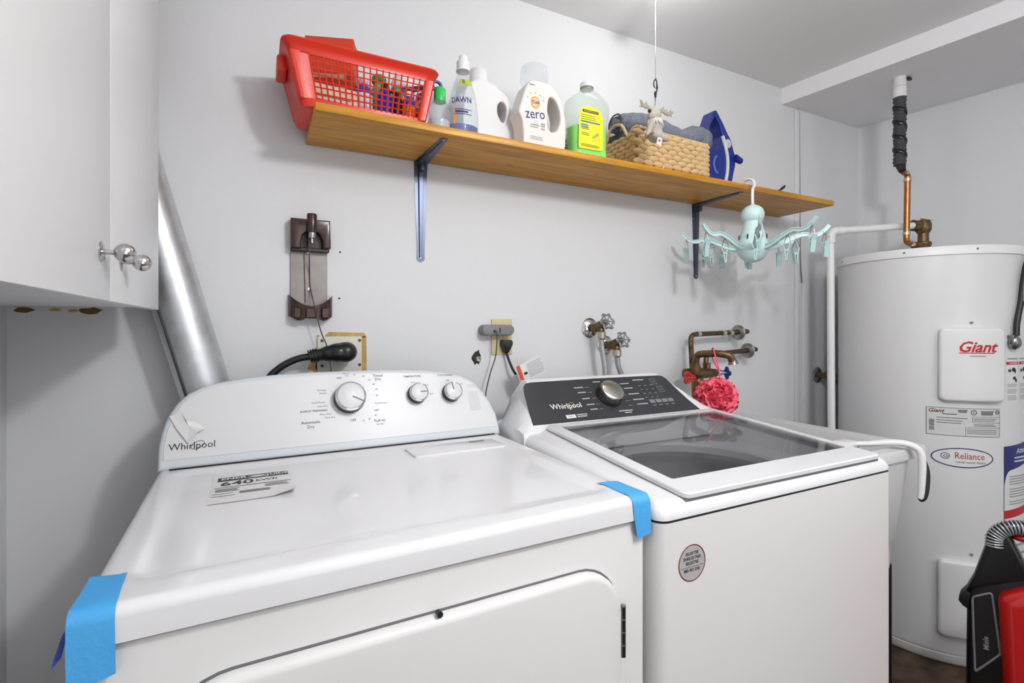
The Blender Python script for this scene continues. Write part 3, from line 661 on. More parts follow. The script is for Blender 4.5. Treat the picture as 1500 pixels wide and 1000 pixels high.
def gridoval(bm, cx, cy, a, b, n=12):
    sheet(bm, -1, 1, -1, 1, 0, n, n)
    for v in bm.verts:
        if abs(v.co.x) <= 1 and abs(v.co.y) <= 1: pass
XS = -.012
g = nb(); txt(g, 'DAWN', .021, XS-.003, .083, sx=.8, bold=.02, rot=.06); flat('brand_lettering', g, NAVY, t, None, .0020, fw)
g = nb(); ring2d(g, .022, .022, XS, .083, .0007, 36); flat('brand_ring', g, LGREY, t, None, .0006, fw)
g = nb(); sheet(g, XS-.022, XS+.024, .046, .048, 0, 10); sheet(g, XS-.022, XS+.024, .058, .060, 0, 10); lines(g, XS-.02, XS+.02, [.053], .005, 10); flat('print', g, NAVY, t, None, .0010, fw)
g = nb(); sheet(g, XS-.026, XS-.019, .022, .058, 0, 2, 4); flat('orange_print', g, M('orange_ink', (226, 150, 60), .5), t, None, .0004, fw)
g = nb(); sheet(g, -.016, .020, .128, .141, 0, 10, 2); flat('lime_label', g, M('lime_ink', (176, 190, 30), .5), t, None, .0008, fw)
g = nb(); sheet(g, -.008, -.0065, .1285, .1405, 0, 1, 2); sheet(g, -.0045, -.003, .1285, .1405, 0, 1, 2); flat('lime_print', g, INK, t, None, .0014, fw)
# white jug with handle
def jug(name, label, loc, outer, hole, half, bev, mat, capprof, capx, capmat, rz=0, neck=None):
    t = thing(name, label, 'bottle', loc, rz)
    bm = outline_solid(smooth2(outer), [smooth2(hole)], half, .0026, bev); bmesh.ops.transform(bm, matrix=XZ, verts=bm.verts[:])
    obj('body', bm, mat, t, sharp=180)
    g = nb(); lathe(g, capprof, 30, (capx, 0, 0)); obj('cap', g, capmat, t)
    return t
def smooth2(P, k=2):
    for _ in range(k):
        Q = []
        for i in range(len(P)):
            a, b = Vector(P[i]), Vector(P[(i+1) % len(P)]); Q += [tuple(a.lerp(b, .25)), tuple(a.lerp(b, .75))]
        P = Q
    return P
jug('detergent_jug', 'plain white jug with moulded handle, between the soap and the beige bottle', (.580, 1.325, ST),
    [(-.072, .0), (-.066, -.0), (.088, .0), (.094, .004), (.098, .03), (.090, .07), (.078, .105), (.072, .135), (.066, .158), (.056, .170), (.044, .176), (.022, .190), (.002, .198), (-.028, .198), (-.055, .182), (-.074, .15), (-.076, .08), (-.076, .008)],
    [(.040, .148), (.052, .146), (.058, .130), (.056, .105), (.050, .088), (.042, .088), (.030, .108), (.028, .134)][::-1], .042, 22, M('jug_white', (232, 232, 232), .3),
    [(.033, .188), (.034, .19), (.034, .196), (.026, .2), (.026, .236), (.024, .240), (.001, .2405)], -.012, WHITE)
TI = jug('detergent_bottle', 'beige white laundry detergent bottle with clear dome cap and moulded handle', (.703, 1.240, ST),
    [(-.048, 0), (.072, 0), (.082, .004), (.088, .03), (.089, .075), (.086, .11), (.077, .145), (.060, .172), (.036, .188), (.014, .193), (-.018, .192), (-.034, .184), (-.044, .165), (-.056, .128), (-.066, .098), (-.064, .092), (-.054, .078), (-.05, .04), (-.051, .006)],
    [(.036, .156), (.054, .150), (.068, .120), (.070, .090), (.060, .064), (.044, .055), (.030, .060), (.026, .083), (.027, .120), (.030, .146)][::-1], .031, 12, M('warm_white_plastic', (226, 222, 218), .35),
    [(.026, .188), (.036, .192), (.038, .197), (.040, .200), (.0395, .226), (.036, .240), (.022, .244), (.001, .245)], .0, Mclear('frosted_cap', (246, 248, 250), .84, .12))
tf = Matrix.Translation((0, -.0312, 0)) @ XZ
g = nb(); txt(g, 'zero', .040, -.014, .096, sx=.86, rot=.10, bold=.004); flat('large_lettering', g, NAVY, TI, tf)
g = nb(); oval(g, -.014, .128, .0145, .017); flat('brand_disc', g, M('amber_ink', (238, 160, 50), .5), TI, tf, .0003)
g = nb(); oval(g, -.014, .128, .0105, .0125); flat('brand_disc_inner', g, M('peach_ink', (240, 196, 160), .5), TI, tf, .0006)
g = nb(); txt(g, 'Tide', .0135, -.014, .128, bold=.02, rot=.12, shear=.2); flat('brand_lettering', g, NAVY, TI, tf, .001)
g = nb(); lines(g, -.032, -.014, [.176], .004); lines(g, -.03, .0, [.066, .060], .0025); lines(g, .004, .018, [.072, .066, .058], .004); ring2d(g, .005, .006, -.012, .072, .001, 16); lines(g, -.03, .012, [.034, .030, .026], .0014)
for a in range(5): x = -.014+.026*math.cos(.3+a*.62); y = .131+.024*math.sin(.3+a*.62); sheet(g, x-.0018, x+.0018, y-.0018, y+.0018)
flat('print', g, LGREY, TI, tf)
g = nb(); tube(g, smooth([(.083, -.026, .02), (.080, -.029, .07), (.074, -.030, .11)]), .0008, 5); obj('mould_seam', g, GREYP, TI)
# small white container behind
t = thing('container', 'small white printed container squeezed between the beige and the green bottle', 'container', (.852, 1.315, ST))
g = nb(); lathe(g, [(.028, 0), (.03, .003), (.03, .098), (.027, .103), (.02, .105)], 28); obj('body', g, WHITE, t)
g = nb(); lathe(g, [(.022, .1045), (.022, .118), (.001, .1185)], 24); obj('cap', g, WHITE, t)
g = nb(); txt(g, 'e', .016, -.012, .075, bold=.02); lines(g, -.02, .02, [.06, .052, .044, .034, .026], .003, 6); flat('print', g, NAVY, t, None, .0006, oval_wrap([(.03, 0), (.03, .2)], 1, 1, .0004))
# green cleaner
t = thing('cleaner_bottle', 'clear bottle of green liquid cleaner with yellow label and white cap', 'bottle', (.874, 1.225, ST))
sec_ = [(0, .058, .028), (.004, .063, .032), (.022, .061, .031), (.03, .060, .030), (.105, .061, .0305), (.128, .069, .0308), (.160, .0695, .0308), (.172, .062, .030), (.190, .040, .028), (.203, .022, .02), (.208, .0175, .0175), (.212, .017, .017)]
def boxy(z, a, b, m=0): return [Vector((x, y, z)) for x, y in rrect(-a+m, a-m, -b+m, b-m, min(a, b)*.72-m, 5)]
g = nb(); rings(g, [boxy(z, a_, b_) for z, a_, b_ in sec_]); obj('body', g, Mclear('clear_plastic2', (240, 245, 242), .84), t)
g = nb(); rings(g, [boxy(z, a_, b_, .0015) for z, a_, b_ in [(.002, .058, .028), (.006, .062, .031), (.022, .0605, .0305), (.03, .0595, .0295), (.09, .0602, .0302)]]); obj('liquid', g, GLIQ, t)
g = nb(); lathe(g, [(.019, .209), (.0195, .214), (.0205, .2145), (.0205, .226), (.018, .2285), (.001, .229)], 28); obj('cap', g, WHITE, t)
g = nb(); lathe(g, [(.0198, .2095), (.0202, .214)], 28, cap=False); lab(obj('cap_ring', g, GREYP, t), 'grey tamper ring')
lf = Matrix.Translation((-.008, -.0322, 0)) @ XZ
P = [(-.042, .020), (.038, .022), (.042, .03), (.043, .118), (.036, .136), (.02, .145), (-.012, .146), (-.032, .137), (-.041, .118), (-.044, .03)]
g = nb(); pillow(g, P, .0008, .0003, lambda x, y, z: lf @ Vector((x, y, z)), 1); yl = obj('yellow_label', g, M('yellow_paper', (226, 226, 40), .45), t)
lf2 = lf @ Matrix.Translation((0, 0, .0008))
g = nb(); sheet(g, -.030, .026, .126, .1335); flat('label_bar', g, INK, yl, lf2)
g = nb(); lines(g, -.026, .022, [.1297], .0012, ragged=0); flat('bar_lettering', g, M('yellow_print2', (226, 220, 120), .5), yl, lf2, .0008)
g = nb(); lines(g, -.036, .03, [.118, .112, .106], .0016, ragged=.4); lines(g, -.034, -.004, [.078, .066, .061], .002); lines(g, -.036, .032, [.034, .031, .028], .0014); flat('print', g, M('olive_ink', (120, 120, 40), .6), yl, lf2)
g = nb(); lines(g, -.036, .034, [.099], .0045, ragged=.05); lines(g, -.036, .0, [.089, .083], .004, ragged=.3); flat('heading', g, M('teal_ink', (80, 120, 150), .6), yl, lf2)
g = nb(); oval(g, .020, .056, .017, .011); flat('fruit_print', g, M('lemon_ink', (240, 214, 30), .5), yl, lf2, .0006)
g = nb(); bmesh.ops.create_circle(g, cap_ends=True, segments=16, radius=1, matrix=Matrix.Translation((.016, .063, 0)) @ Matrix.Rotation(.6, 4, 'Z') @ Matrix.Diagonal((.015, .004, 1, 1))); flat('leaf_print', g, M('leaf_ink', (150, 180, 90), .5), yl, lf2, .001)
# ================================================================== wicker basket
BX0, BX1, BY0, BY1, BH = 1.045, 1.345, 1.195, 1.385, .118
wk = thing('wicker_basket', 'rectangular woven wicker basket holding grey towels', 'basket', (1.195, 1.29, ST))
bx = lambda x: x-1.195
g = nb(); box(g, -.147, .147, -.092, .092, .001, .006); 
for a in ((-.147, -.142, -.092, .092), (.142, .147, -.092, .092), (-.147, .147, -.092, -.087), (-.147, .147, .087, .092)): box(g, a[0], a[1], a[2], a[3], .004, BH-.006)
obj('inner_wall', g, WICKD, wk)
g = nb(); lathe(g, [(.0003, -.5), (.42, -.36), (.6, -.1), (.6, .12), (.4, .37), (.0003, .5)], 8); me_s = None
sbm = g; me_s = bpy.data.meshes.new('weave_strand'); sbm.to_mesh(me_s); sbm.free(); me_s.shade_smooth(); me_s.materials.append(WICK)
def strand(p, ang, L, wd, th, yaw):
    o = bpy.data.objects.new('weave_strand', me_s); COL.objects.link(o); o.parent = wk
    o.matrix_basis = Matrix.Translation(p) @ Matrix.Rotation(yaw, 4, 'Z') @ Matrix.Rotation(ang, 4, 'Y') @ Matrix.Diagonal((wd, th, L, 1))
rnd = random.Random(3)
NR = 7; rh = (BH-.014)/NR
for j in range(NR):
    z = .009+rh*(j+.5)
    for i in range(8):
        x = -.150+.040*(i+(.5 if j % 2 else 0))
        if -.15 <= x <= .152: strand(Vector((min(x, .136), -.0945, z)), PI/2+rnd.uniform(-.1, .25), .044, .0175, .013, 0)
    for i in range(6):
        y = -.085+.0335*(i+(.5 if j % 2 else 0))
        if y < .093: strand(Vector((-.1495, y, z)), PI/2+rnd.uniform(-.1, .3), .036, .0165, .013, PI/2)
        if y < .093: strand(Vector((.1495, y, z)), PI/2+rnd.uniform(-.3, .1), .036, .0165, .013, PI/2)
g = nb()
for i in range(10): x = -.142+.0316*i; tube(g, [(x, -.0925, .004), (x, -.0935, BH-.004)], .0042, 6, 1.3)
for i in range(6): y = -.08+.032*i; tube(g, [(-.1475, y, .004), (-.1475, y, BH-.004)], .0042, 6, 1.3); tube(g, [(.1475, y, .004), (.1475, y, BH-.004)], .0042, 6, 1.3)
obj('stake', g, WICK, wk)
g = nb()
def rope(pts, r=.0048):
    P = smooth(pts, 5); tube(g, P, r, 8)
rope([(-.147, -.0925, BH+.006), (-.10, -.0935, BH+.002), (0, -.0935, BH-.002), (.147, -.0925, BH-.004)])
rope([(.147, -.0925, BH-.004), (.147, 0, BH+.0), (.147, .0925, BH)]); rope([(-.147, .0925, BH), (.147, .0925, BH)])
rope([(-.147, -.0925, BH+.006), (-.149, -.075, BH+.008), (-.149, -.048, BH-.006), (-.149, -.036, BH+.004), (-.149, -.015, BH+.035), (-.149, .02, BH+.046), (-.149, .05, BH+.032), (-.149, .066, BH+.002), (-.147, .0925, BH)])
tube(g, [(.147, -.0935, 0), (.147, -.0935, BH)], .004, 8); tube(g, [(-.147, -.0935, 0), (-.147, -.0935, BH)], .004, 8)
obj('braided_rim', g, WICK, wk)
# towels in the basket
t = thing('towel', 'grey plush towel rolled and draped along the top of the wicker basket', 'towel', (1.225, 1.28, ST+.088))
g = nb()
P = smooth([(-.145, .030, .085), (-.09, .018, .092), (-.03, .0, .078), (.02, -.02, .052), (.07, -.03, .048), (.105, -.03, .062), (.134, -.03, .064)], 4)
for i, p in enumerate(P):
    f = i/(len(P)-1); ell(g, p, (.04, .047, .036 if f < .75 else .043), 12, 8)
ell(g, (.132, -.035, .055), (.045, .046, .05), 12, 8); ell(g, (.0, .03, .02), (.12, .05, .05), 12, 8)
obj('towel_body', remesh(g, .006, 6, .004, 60), TOWEL, t, sharp=180)
g = nb()
for r in (.031, .021, .011): tube(g, [(-.177, .030+r*1.05*math.cos(a), .085+r*.9*math.sin(a)) for a in [2*PI*i/20 for i in range(21)]], .003, 6)
lab(obj('rolled_end', g, M('dark_towel_edge', (78, 82, 92), .9), t), 'dark rolled towel end with spiral folds')
t = thing('cloth', 'dark green folded cloth at the left end of the wicker basket', 'cloth', (1.075, 1.315, ST+.08))
g = nb()
for k in range(6):
    y = -.05+.018*k; P = smooth([(-.020, y, -.02), (-.017, y+.004, .02), (-.010, y+.010, .045+.003*k), (.01, y+.016, .062), (.022, y+.01, .03)], 4)
    tube(g, P, .0075, 8, 1.3)
obj('folds', g, M('dark_green_cloth', (66, 82, 84), .9, bump=.6, scale=150), t)
# ================================================================== iron
t = thing('clothes_iron', 'blue steam iron standing on its heel behind the wicker basket', 'iron', (1.478, 1.285, ST))
S_ = lambda P: [(x-1.478, z) for x, z in P]
out = [(-.058, 0), (.048, 0), (.062, .030), (.072, .070), (.080, .095), (.082, .125), (.070, .150), (.058, .185), (.040, .205), (.018, .236), (-.018, .279), (-.030, .276), (-.052, .225), (-.070, .150), (-.070, .05)]
hole = [(-.024, .256), (-.002, .230), (.014, .192), (.008, .150), (-.030, .138), (-.056, .172), (-.047, .222)]
bm = outline_solid(out, [hole], .026, .0028, 8); bmesh.ops.transform(bm, matrix=XZ, verts=bm.verts[:]); obj('body', bm, BLUEP, t, sharp=180)
g = nb(); P = smooth([(.013, -.0285, .002), (.028, -.029, .045), (.034, -.029, .09), (.030, -.029, .13), (.018, -.029, .165), (.008, -.029, .19)], 5)
tube(g, P, .0062, 8, 1); lab(obj('pale_trim', g, M('pale_grey_plastic', (196, 204, 206), .35), t), 'pale curved trim band')
g = nb(); cyl(g, (.07, -.03, .122), (.094, -.034, .112), .013, .0115); ell(g, (.094, -.034, .112), (.008, .0115, .0115)); obj('dial', g, BLUEP, t)
g = nb(); lathe(g, [(.016, 0), (.016, .004), (.012, .006), (.001, .006)], 24, (.038, -.025, .168), (0, -1, 0)); obj('button', g, M('silver_plastic', (186, 190, 196), .3), t)
g = nb(); tube(g, [(-.015+.02*math.cos(a), -.0275, .085+.03*math.sin(a)) for a in [PI*.6+PI*.9*i/10 for i in range(11)]], .004, 8); obj('water_gauge', g, M('light_blue_plastic', (92, 120, 196), .3), t)
g = nb(); tube(g, smooth([(.05, .0, .02), (.085, -.02, .018), (.11, -.05, .006), (.16, -.085, .0042), (.21, -.07, .004), (.22, -.09, .0042), (.235, -.10, .012), (.25, -.10, .024), (.262, -.08, .023), (.255, -.07, .008), (.235, -.065, .0045)], 6), .0038, 8); lab(obj('power_cord', g, BLACK, t), 'black cord looping on the shelf')
# ================================================================== bulb, pull chain, moose
t = thing('ceiling_bulb', 'bare white bulb in a ceiling socket with pull chain', 'lamp', (1.05, 1.04, H))
g = nb(); lathe(g, [(.06, 0), (.06, -.008), (.035, -.018), (.026, -.03)][::-1], 32); obj('socket', g, WHITE, t)
g = nb(); lathe(g, [(.013, -.03), (.02, -.042), (.03, -.06), (.030, -.075), (.02, -.09), (.001, -.096)], 28); obj('bulb', g, M('lit_bulb', (255, 252, 246), .4, emit=25), t)
g = nb(); tube(g, smooth([(.0, .02, -.02), (-.012, .045, -.012), (-.025, .06, -.004)], 4), .003, 6); obj('chain_arm', g, CHROME, t)
t = thing('pull_chain', 'thin beaded lamp pull chain hanging down to a dark swivel clip', 'chain', (1.025, 1.10, 1.85))
g = nb()
for i in range(72): bmesh.ops.create_icosphere(g, subdivisions=1, radius=.0017, matrix=Matrix.Translation((0, 0, .024+i*.0045)))
tube(g, [(0, 0, .02), (0, 0, .348)], .0006, 5); obj('bead_chain', g, CHROME, t)
g = nb(); tube(g, [(.006*math.sin(a), .0, .012-.013*math.cos(a)) for a in [.35+(2*PI-.8)*i/20 for i in range(21)]], .0018, 8)
tube(g, [(.006, .001, .016), (.009, .001, .004), (.003, 0, -.012)], .002, 8); tube(g, [(0, 0, .024), (.003, 0, .028), (0, 0, .03)], .0015, 6)
cyl(g, (0, 0, -.010), (0, 0, -.026), .0032, n=12); cyl(g, (0, 0, -.014), (0, 0, -.018), .0042, n=12); tube(g, [(0, 0, -.024), (0, 0, -.038)], .0014, 6); obj('swivel_clip', g, M('gunmetal', (62, 60, 58), .3, .9), t)
t = thing('moose_toy', 'small pale grey moose toy hanging from the pull chain, seen from behind', 'toy', (1.022, 1.10, 1.74))
g = nb()
ell(g, (0, 0, .030), (.021, .018, .020)); ell(g, (-.012, -.004, .026), (.016, .013, .012)); ell(g, (.004, .002, -.004), (.0215, .019, .024)); ell(g, (.006, .002, -.026), (.027, .022, .020)); ell(g, (.0, .0, .046), (.008, .008, .012))
for P, r in (([(-.014, -.008, .008), (-.026, -.010, -.012), (-.033, -.008, -.03), (-.036, -.006, -.036)], [.008, .0075, .0075, .007]), ([(.02, .0, .004), (.026, .006, -.012), (.03, .01, -.028)], [.008, .0075, .007]), ([(-.006, -.012, -.034), (-.022, -.024, -.038), (-.036, -.03, -.036)], [.010, .009, .0085]), ([(.02, -.010, -.034), (.030, -.022, -.038)], [.010, .009])): tube(g, smooth(P, 3), [r[min(int(i/3), len(r)-1)] for i in range((len(P)-1)*3+1)], 10)
FUR = M('moose_fur', (182, 176, 164), .9, bump=.5, scale=300, var=.2)
obj('body', remesh(g, .0022, 4), FUR, t, sharp=180)
g = nb()
for sx, tips in ((-1, 3), (1, 3)):
    b0 = Vector((.012*sx, 0, .042))
    stem = smooth([b0, b0+Vector((.016*sx, -.001, .008)), b0+Vector((.036*sx, -.001, .002 if sx > 0 else .010)), b0+Vector((.058*sx*(1 if sx > 0 else .55), 0, .012))], 3)
    tube(g, stem, [.0042+.003*math.sin(PI*i/(len(stem)-1)) for i in range(len(stem))], 8, .5)
    for k in range(tips):
        p = stem[3+2*k]; tube(g, [p, p+Vector((.006*sx, 0, .013))], [.003, .001], 6)
        tube(g, [p, p+Vector((.009*sx, 0, -.008))], [.003, .001], 6)
obj('antlers', g, M('antler_felt', (158, 150, 134), .9), t)
g = nb()
for k in range(22):
    a = 2*PI*k/22; tube(g, [(.017*math.cos(a)+.002, .015*math.sin(a), .018), (.025*math.cos(a)+.002, .021*math.sin(a), .004-.004*(k % 2))], [.004, .0012], 5)
obj('fur_collar', g, M('pale_fur', (214, 210, 200), .9), t)
g = nb(); tube(g, [(0, 0, .044), (.002, 0, .060), (.003, 0, .074)], .0016, 6); obj('hanging_loop', g, M('antler_felt', (158, 150, 134), .9), t)
g = nb(); ell(g, (-.026, -.008, .036), (.0055, .0055, .0055), 12, 8); obj('eye', g, BROWN, t)
g = nb(); ell(g, (-.034, -.030, -.037), (.007, .006, .006), 12, 8); ell(g, (-.036, -.006, -.038), (.006, .006, .006), 12, 8); obj('hoof', g, M('pink_brown_felt', (150, 110, 100), .8), t)
g = nb(); box(g, .0, .017, -.024, -.0232, -.062, -.040, .0002, 1, Matrix.Rotation(.25, 4, 'Y')); tg = obj('fabric_tag', g, PAPER, t)
g = nb(); bmesh.ops.create_circle(g, cap_ends=True, segments=12, radius=.0045, matrix=Matrix.Translation((-.0045, -.0246, -.050)) @ Matrix.Rotation(PI/2, 4, 'X')); obj('tag_heart', g, M('tag_red', (206, 90, 96), .6), tg)
# ================================================================== clip hanger
t = thing('drying_hanger', 'pale mint octopus clip hanger hooked over the shelf front edge', 'hanger', (1.507, 1.150, 1.49), .1)
g = nb(); lathe(g, [(r*.7, -.108+(h+.108)*.88) for r, h in [(.001, -.108), (.03, -.104), (.055, -.09), (.07, -.066), (.073, -.045), (.064, -.018), (.052, .01), (.044, .035), (.041, .05), (.046, .055), (.052, .068), (.053, .08), (.046, .097), (.032, .108), (.014, .114), (.008, .118)]], 40); obj('hub', g, MINT, t)
g = nb(); P = smooth([(0, 0, .086), (0, .0, .140), (.001, -.006, .152), (.002, -.003, .168), (.002, .010, .178), (.003, .026, .180), (.003, .036, .174)], 5)
tube(g, P, .0055, 10, .8); obj('hook', g, WHITE, t)
g = nb()
for k in range(8):
    a = math.radians(12+45*k); p = Vector((.0455*math.cos(a), .0455*math.sin(a), -.024)); box(g, -.002, .002, -.002, .002, -.008, .008, .0005, 1, Matrix.Translation(p) @ Matrix.Rotation(a, 4, 'Z'))
obj('slot', g, DGREY, t)
am = None
prof = smooth([(.040, 0, -.044), (.075, 0, -.036), (.115, 0, -.016), (.15, 0, -.004), (.175, 0, -.008), (.195, 0, -.006), (.212, 0, .006), (.226, 0, .022)], 5)
def arm_mesh():
    g = nb(); L = []
    for i, p in enumerate(prof):
        f = i/(len(prof)-1); hh_ = .008*(1-f)+.0055*f; ww = .006*(1-f)+.0045*f
        d_ = (prof[min(i+1, len(prof)-1)]-prof[max(i-1, 0)]).normalized(); up = Vector((-d_.z, 0, d_.x))
        Y = Vector((0, 1, 0))
        L.append([p+up*hh_-Y*ww, p+up*hh_*.62-Y*ww, p+up*hh_*.5-Y*ww*.35, p-up*hh_*.5-Y*ww*.35, p-up*hh_*.62-Y*ww, p-up*hh_-Y*ww, p-up*hh_+Y*ww, p-up*hh_*.62+Y*ww, p-up*hh_*.5+Y*ww*.35, p+up*hh_*.5+Y*ww*.35, p+up*hh_*.62+Y*ww, p+up*hh_+Y*ww])
    rings(g, L); me = bpy.data.meshes.new('arm'); bmesh.ops.recalc_face_normals(g, faces=g.faces[:]); g.to_mesh(me); g.free(); me.shade_smooth(); me.set_sharp_from_angle(angle=.6); me.materials.append(MINT); return me
def clip_meshes():
    g = nb()
    for s in (-1, 1):
        rings(g, [[Vector((x*.0055+0, s*y0+dy, z)) for x in (-1, 1) for dy in ((0, .0022) if x < 0 else (.0022, 0))] for z, y0 in ((-.022, .0072), (-.034, .0034), (-.048, .002), (-.062, .0008))])
    box(g, -.0045, .0045, -.003, .003, -.040, -.034)
    a_ = bpy.data.meshes.new('clip'); bmesh.ops.recalc_face_normals(g, faces=g.faces[:]); g.to_mesh(a_); g.free(); a_.materials.append(MINTD)
    g = nb(); tube(g, [(0, 0, .0), (.0, .004, -.008), (0, .007, -.022), (0, 0, -.037), (0, -.007, -.022), (0, -.004, -.008), (0, 0, 0)], .0009, 5)
    tube(g, [(.003*math.cos(q), 0, .002+.003*math.sin(q)) for q in [2*PI*i/10 for i in range(11)]], .0008, 5)
    b_ = bpy.data.meshes.new('clip_wire'); g.to_mesh(b_); g.free(); b_.materials.append(STEEL); return a_, b_
am = arm_mesh(); cmesh, wmesh = clip_meshes(); rnd = random.Random(5)
for k in range(8):
    a = math.radians(-8+45*k); ao = bpy.data.objects.new('arm', am); COL.objects.link(ao); ao.parent = t; ao.rotation_euler = (0, 0, a); ao.location = (0, 0, -.018)
    for rr_, zz in ((.130, -.036), (.212, -.020)):
        c = bpy.data.objects.new('clip', cmesh); COL.objects.link(c); c.parent = t
        c.location = (rr_*math.cos(a), rr_*math.sin(a), zz); c.rotation_euler = (rnd.uniform(-.05, .05), 0, rnd.uniform(0, 3.1)); c.scale = (1.45, 1.45, 1.3)
        w_ = bpy.data.objects.new('clip_wire', wmesh); COL.objects.link(w_); w_.parent = c
# ================================================================== brown holder on the wall
t = thing('wall_holder', 'brown plastic wall holder with grey metal back plate over the dryer', 'holder', (.124, D, 1.31))
g = nb(); box(g, -.046, .044, -.004, -.0005, -.12, .125, .001, 1); obj('back_plate', g, M('grey_steel_plate', (136, 130, 128), .35, .6, var=.15, scale=20), t)
hood = [(-.046, .052), (-.046, .128), (.048, .128), (.050, .056), (.030, .054), (.030, .075), (.022, .092), (.008, .099), (-.006, .097), (-.018, .086), (-.022, .070), (-.022, .052)]
g = nb(); pillow(g, hood[::-1], .034, .004, lambda x, y, z: Vector((x, -z, y)), 3); obj('hood', g, BROWN, t)
g = nb(); box(g, -.045, .047, -.024, -.004, .046, .056, .002, 1); box(g, -.040, .044, -.012, -.004, .05, .12, .002, 1); obj('lower_lip', g, M('dark_brown_plastic', (40, 26, 24), .3), t)
g = nb(); lathe(g, [(.0115, .092), (.0125, .096), (.0125, .137), (.011, .140), (.001, .1405)], 24, (.003, -.040, 0)); sp_ = obj('spring_tube', g, BROWN, t)
g = nb(); lathe(g, [(.009, .078), (.0095, .080), (.0095, .092)], 20, (.003, -.040, 0)); lathe(g, [(.004, .066), (.004, .079)], 12, (.003, -.040, 0)); lab(obj('metal_tip', g, STEEL, sp_), 'metal tip under the tube')
g = nb(); CU = [[], [], [], []]
for i in range(25):
    q = -1+i/12; x = .003+.054*q; dp = (1-q*q)**.35*.034 if abs(q) < 1 else 0
    zt_ = -.064-.030*(1-q*q); zb_ = -.126+.006*math.cos(q*6)
    for c_, (yy, zz) in zip(CU, ((-.003-dp, zb_), (-.003-dp, zt_), (-.0005-max(dp-.004, 0), zt_), (-.0005-max(dp-.004, 0), zb_))): c_.append(Vector((x, yy, zz)))
rings(g, [[c_[i] for c_ in CU] for i in range(25)]); cu_ = obj('cup', g, BROWN, t)
g = nb()
for x0, x1 in ((-.040, -.022), (-.012, .016), (.026, .046)): box(g, x0, x1, -.041, -.034, -.126, -.098, .003, 1)
obj('cup_rib', g, BROWN, cu_)
g = nb()
for z in (.047, -.05): g = nb(); lathe(g, [(.0055, 0), (.005, .002), (.001, .003)], 16, (-.002, -.004, z), (0, -1, 0)); obj('screw', g, CHROME, t)
g = nb(); tube(g, smooth([(-.004, -.033, .10), (-.003, -.036, .05), (.0, -.010, .0), (.002, -.008, -.045), (.010, -.044, -.10), (.024, -.046, -.16), (.040, -.05, -.205), (.05, -.055, -.28)], 6), .0017, 6); obj('hanging_wire', g, M('brown_wire', (88, 70, 62), .5), t)
g = nb(); tube(g, [(-.013, -.005, .046), (-.011, -.0052, -.04), (-.010, -.0055, -.085)], [.0012, .0016, .002], 5); obj('stain_run', g, BRONZE, t)
# dryer socket and plug
t = thing('socket_plate', 'pale square socket plate on ochre patched wall behind the dryer', 'socket', (.205, D, 1.08))
g = nb(); pillow(g, rrect(-.062, .052, -.055, .057, .003, 2), .004, .001, lambda x, y, z: Vector((x, -.0012-z, y)), 2); obj('plate', g, M('bone_plastic', (206, 204, 198), .5), t)
g = nb()
for x, z in ((-.05, .046), (.046, .046), (.046, -.02), (-.05, -.02)): g = nb(); cyl(g, (x, -.005, z), (x, -.0065, z), .0042, n=12); obj('screw', g, DGREY, t)
t = thing('range_plug', 'big black dryer plug and thick cord below the brown holder', 'plug', (.19, 1.365, 1.095))
g = nb(); 
for p, r in (((-.020, 0, -.001), (.03, .026, .021)), ((.0, -.002, .001), (.034, .03, .025)), ((.018, -.003, .002), (.03, .03, .027)), ((-.045, 0, -.004), (.02, .018, .016))): ell(g, p, r)
obj('plug_body', remesh(g, .003, 6), M('black_rubber', (26, 24, 26), .3), t, sharp=180)
g = nb(); cyl(g, (-.050, 0, -.004), (-.068, 0, -.008), .0175, .013)
for k in range(3): cyl(g, (-.055-.006*k, 0, -.005-.001*k), (-.058-.006*k, 0, -.006-.001*k), .0185-.001*k)
obj('strain_relief', g, BLACK, t)
g = nb(); tube(g, smooth([(-.064, 0, -.007), (-.10, .002, -.014), (-.14, .004, -.036), (-.17, .002, -.075), (-.18, 0, -.16)], 6), .0088, 12); obj('power_cord', g, BLACK, t)
# outlet, adapter, washer plug
t = thing('wall_outlet', 'ivory wall outlet plate between the dryer and the washer', 'outlet', (.682, D, 1.132))
g = nb(); pillow(g, rrect(-.0355, .0355, -.0555, .0555, .002, 2), .005, .002, lambda x, y, z: Vector((x, -z, y)), 2); obj('plate', g, CREAM, t)
t = thing('plug_adapter', 'grey rounded plug adapter with cord on the ivory outlet', 'adapter', (.656, D-.006, 1.153))
g = nb(); pillow(g, rrect(-.054, .054, -.0165, .0165, .0162, 7), .032, .006, lambda x, y, z: Vector((x, -z, y)), 3); obj('adapter_body', g, M('adapter_grey', (124, 124, 128), .45), t)
g = nb(); cyl(g, (-.015, -.031, -.003), (-.015, -.0335, -.003), .004, n=12); box(g, .001, .005, -.0328, -.0315, -.009, .007); obj('socket_slot', g, BLACK, t)
g = nb(); tube(g, smooth([(-.015, -.032, -.003), (-.011, -.040, -.006), (-.010, -.038, -.03), (-.013, -.034, -.08), (-.03, -.033, -.13), (-.045, -.034, -.19), (-.05, -.034, -.26)], 6), .0021, 7); obj('cord', g, M('taupe_cord', (88, 78, 72), .5), t)
t = thing('power_plug', 'black washer plug and cord hanging from the ivory outlet', 'plug', (.690, D-.006, 1.113))
g = nb(); rings(g, [[Vector((x*a, y, z)) for x, y in ((-1, 0), (-1, -b), (1, -b), (1, 0))] for z, a, b in ((.010, .016, .024), (-.002, .0175, .028), (-.018, .010, .026), (-.032, .006, .019))]); bmesh.ops.bevel(g, geom=g.edges[:], offset=.0025, segments=2, affect='EDGES'); obj('plug_body', g, BLACK, t)
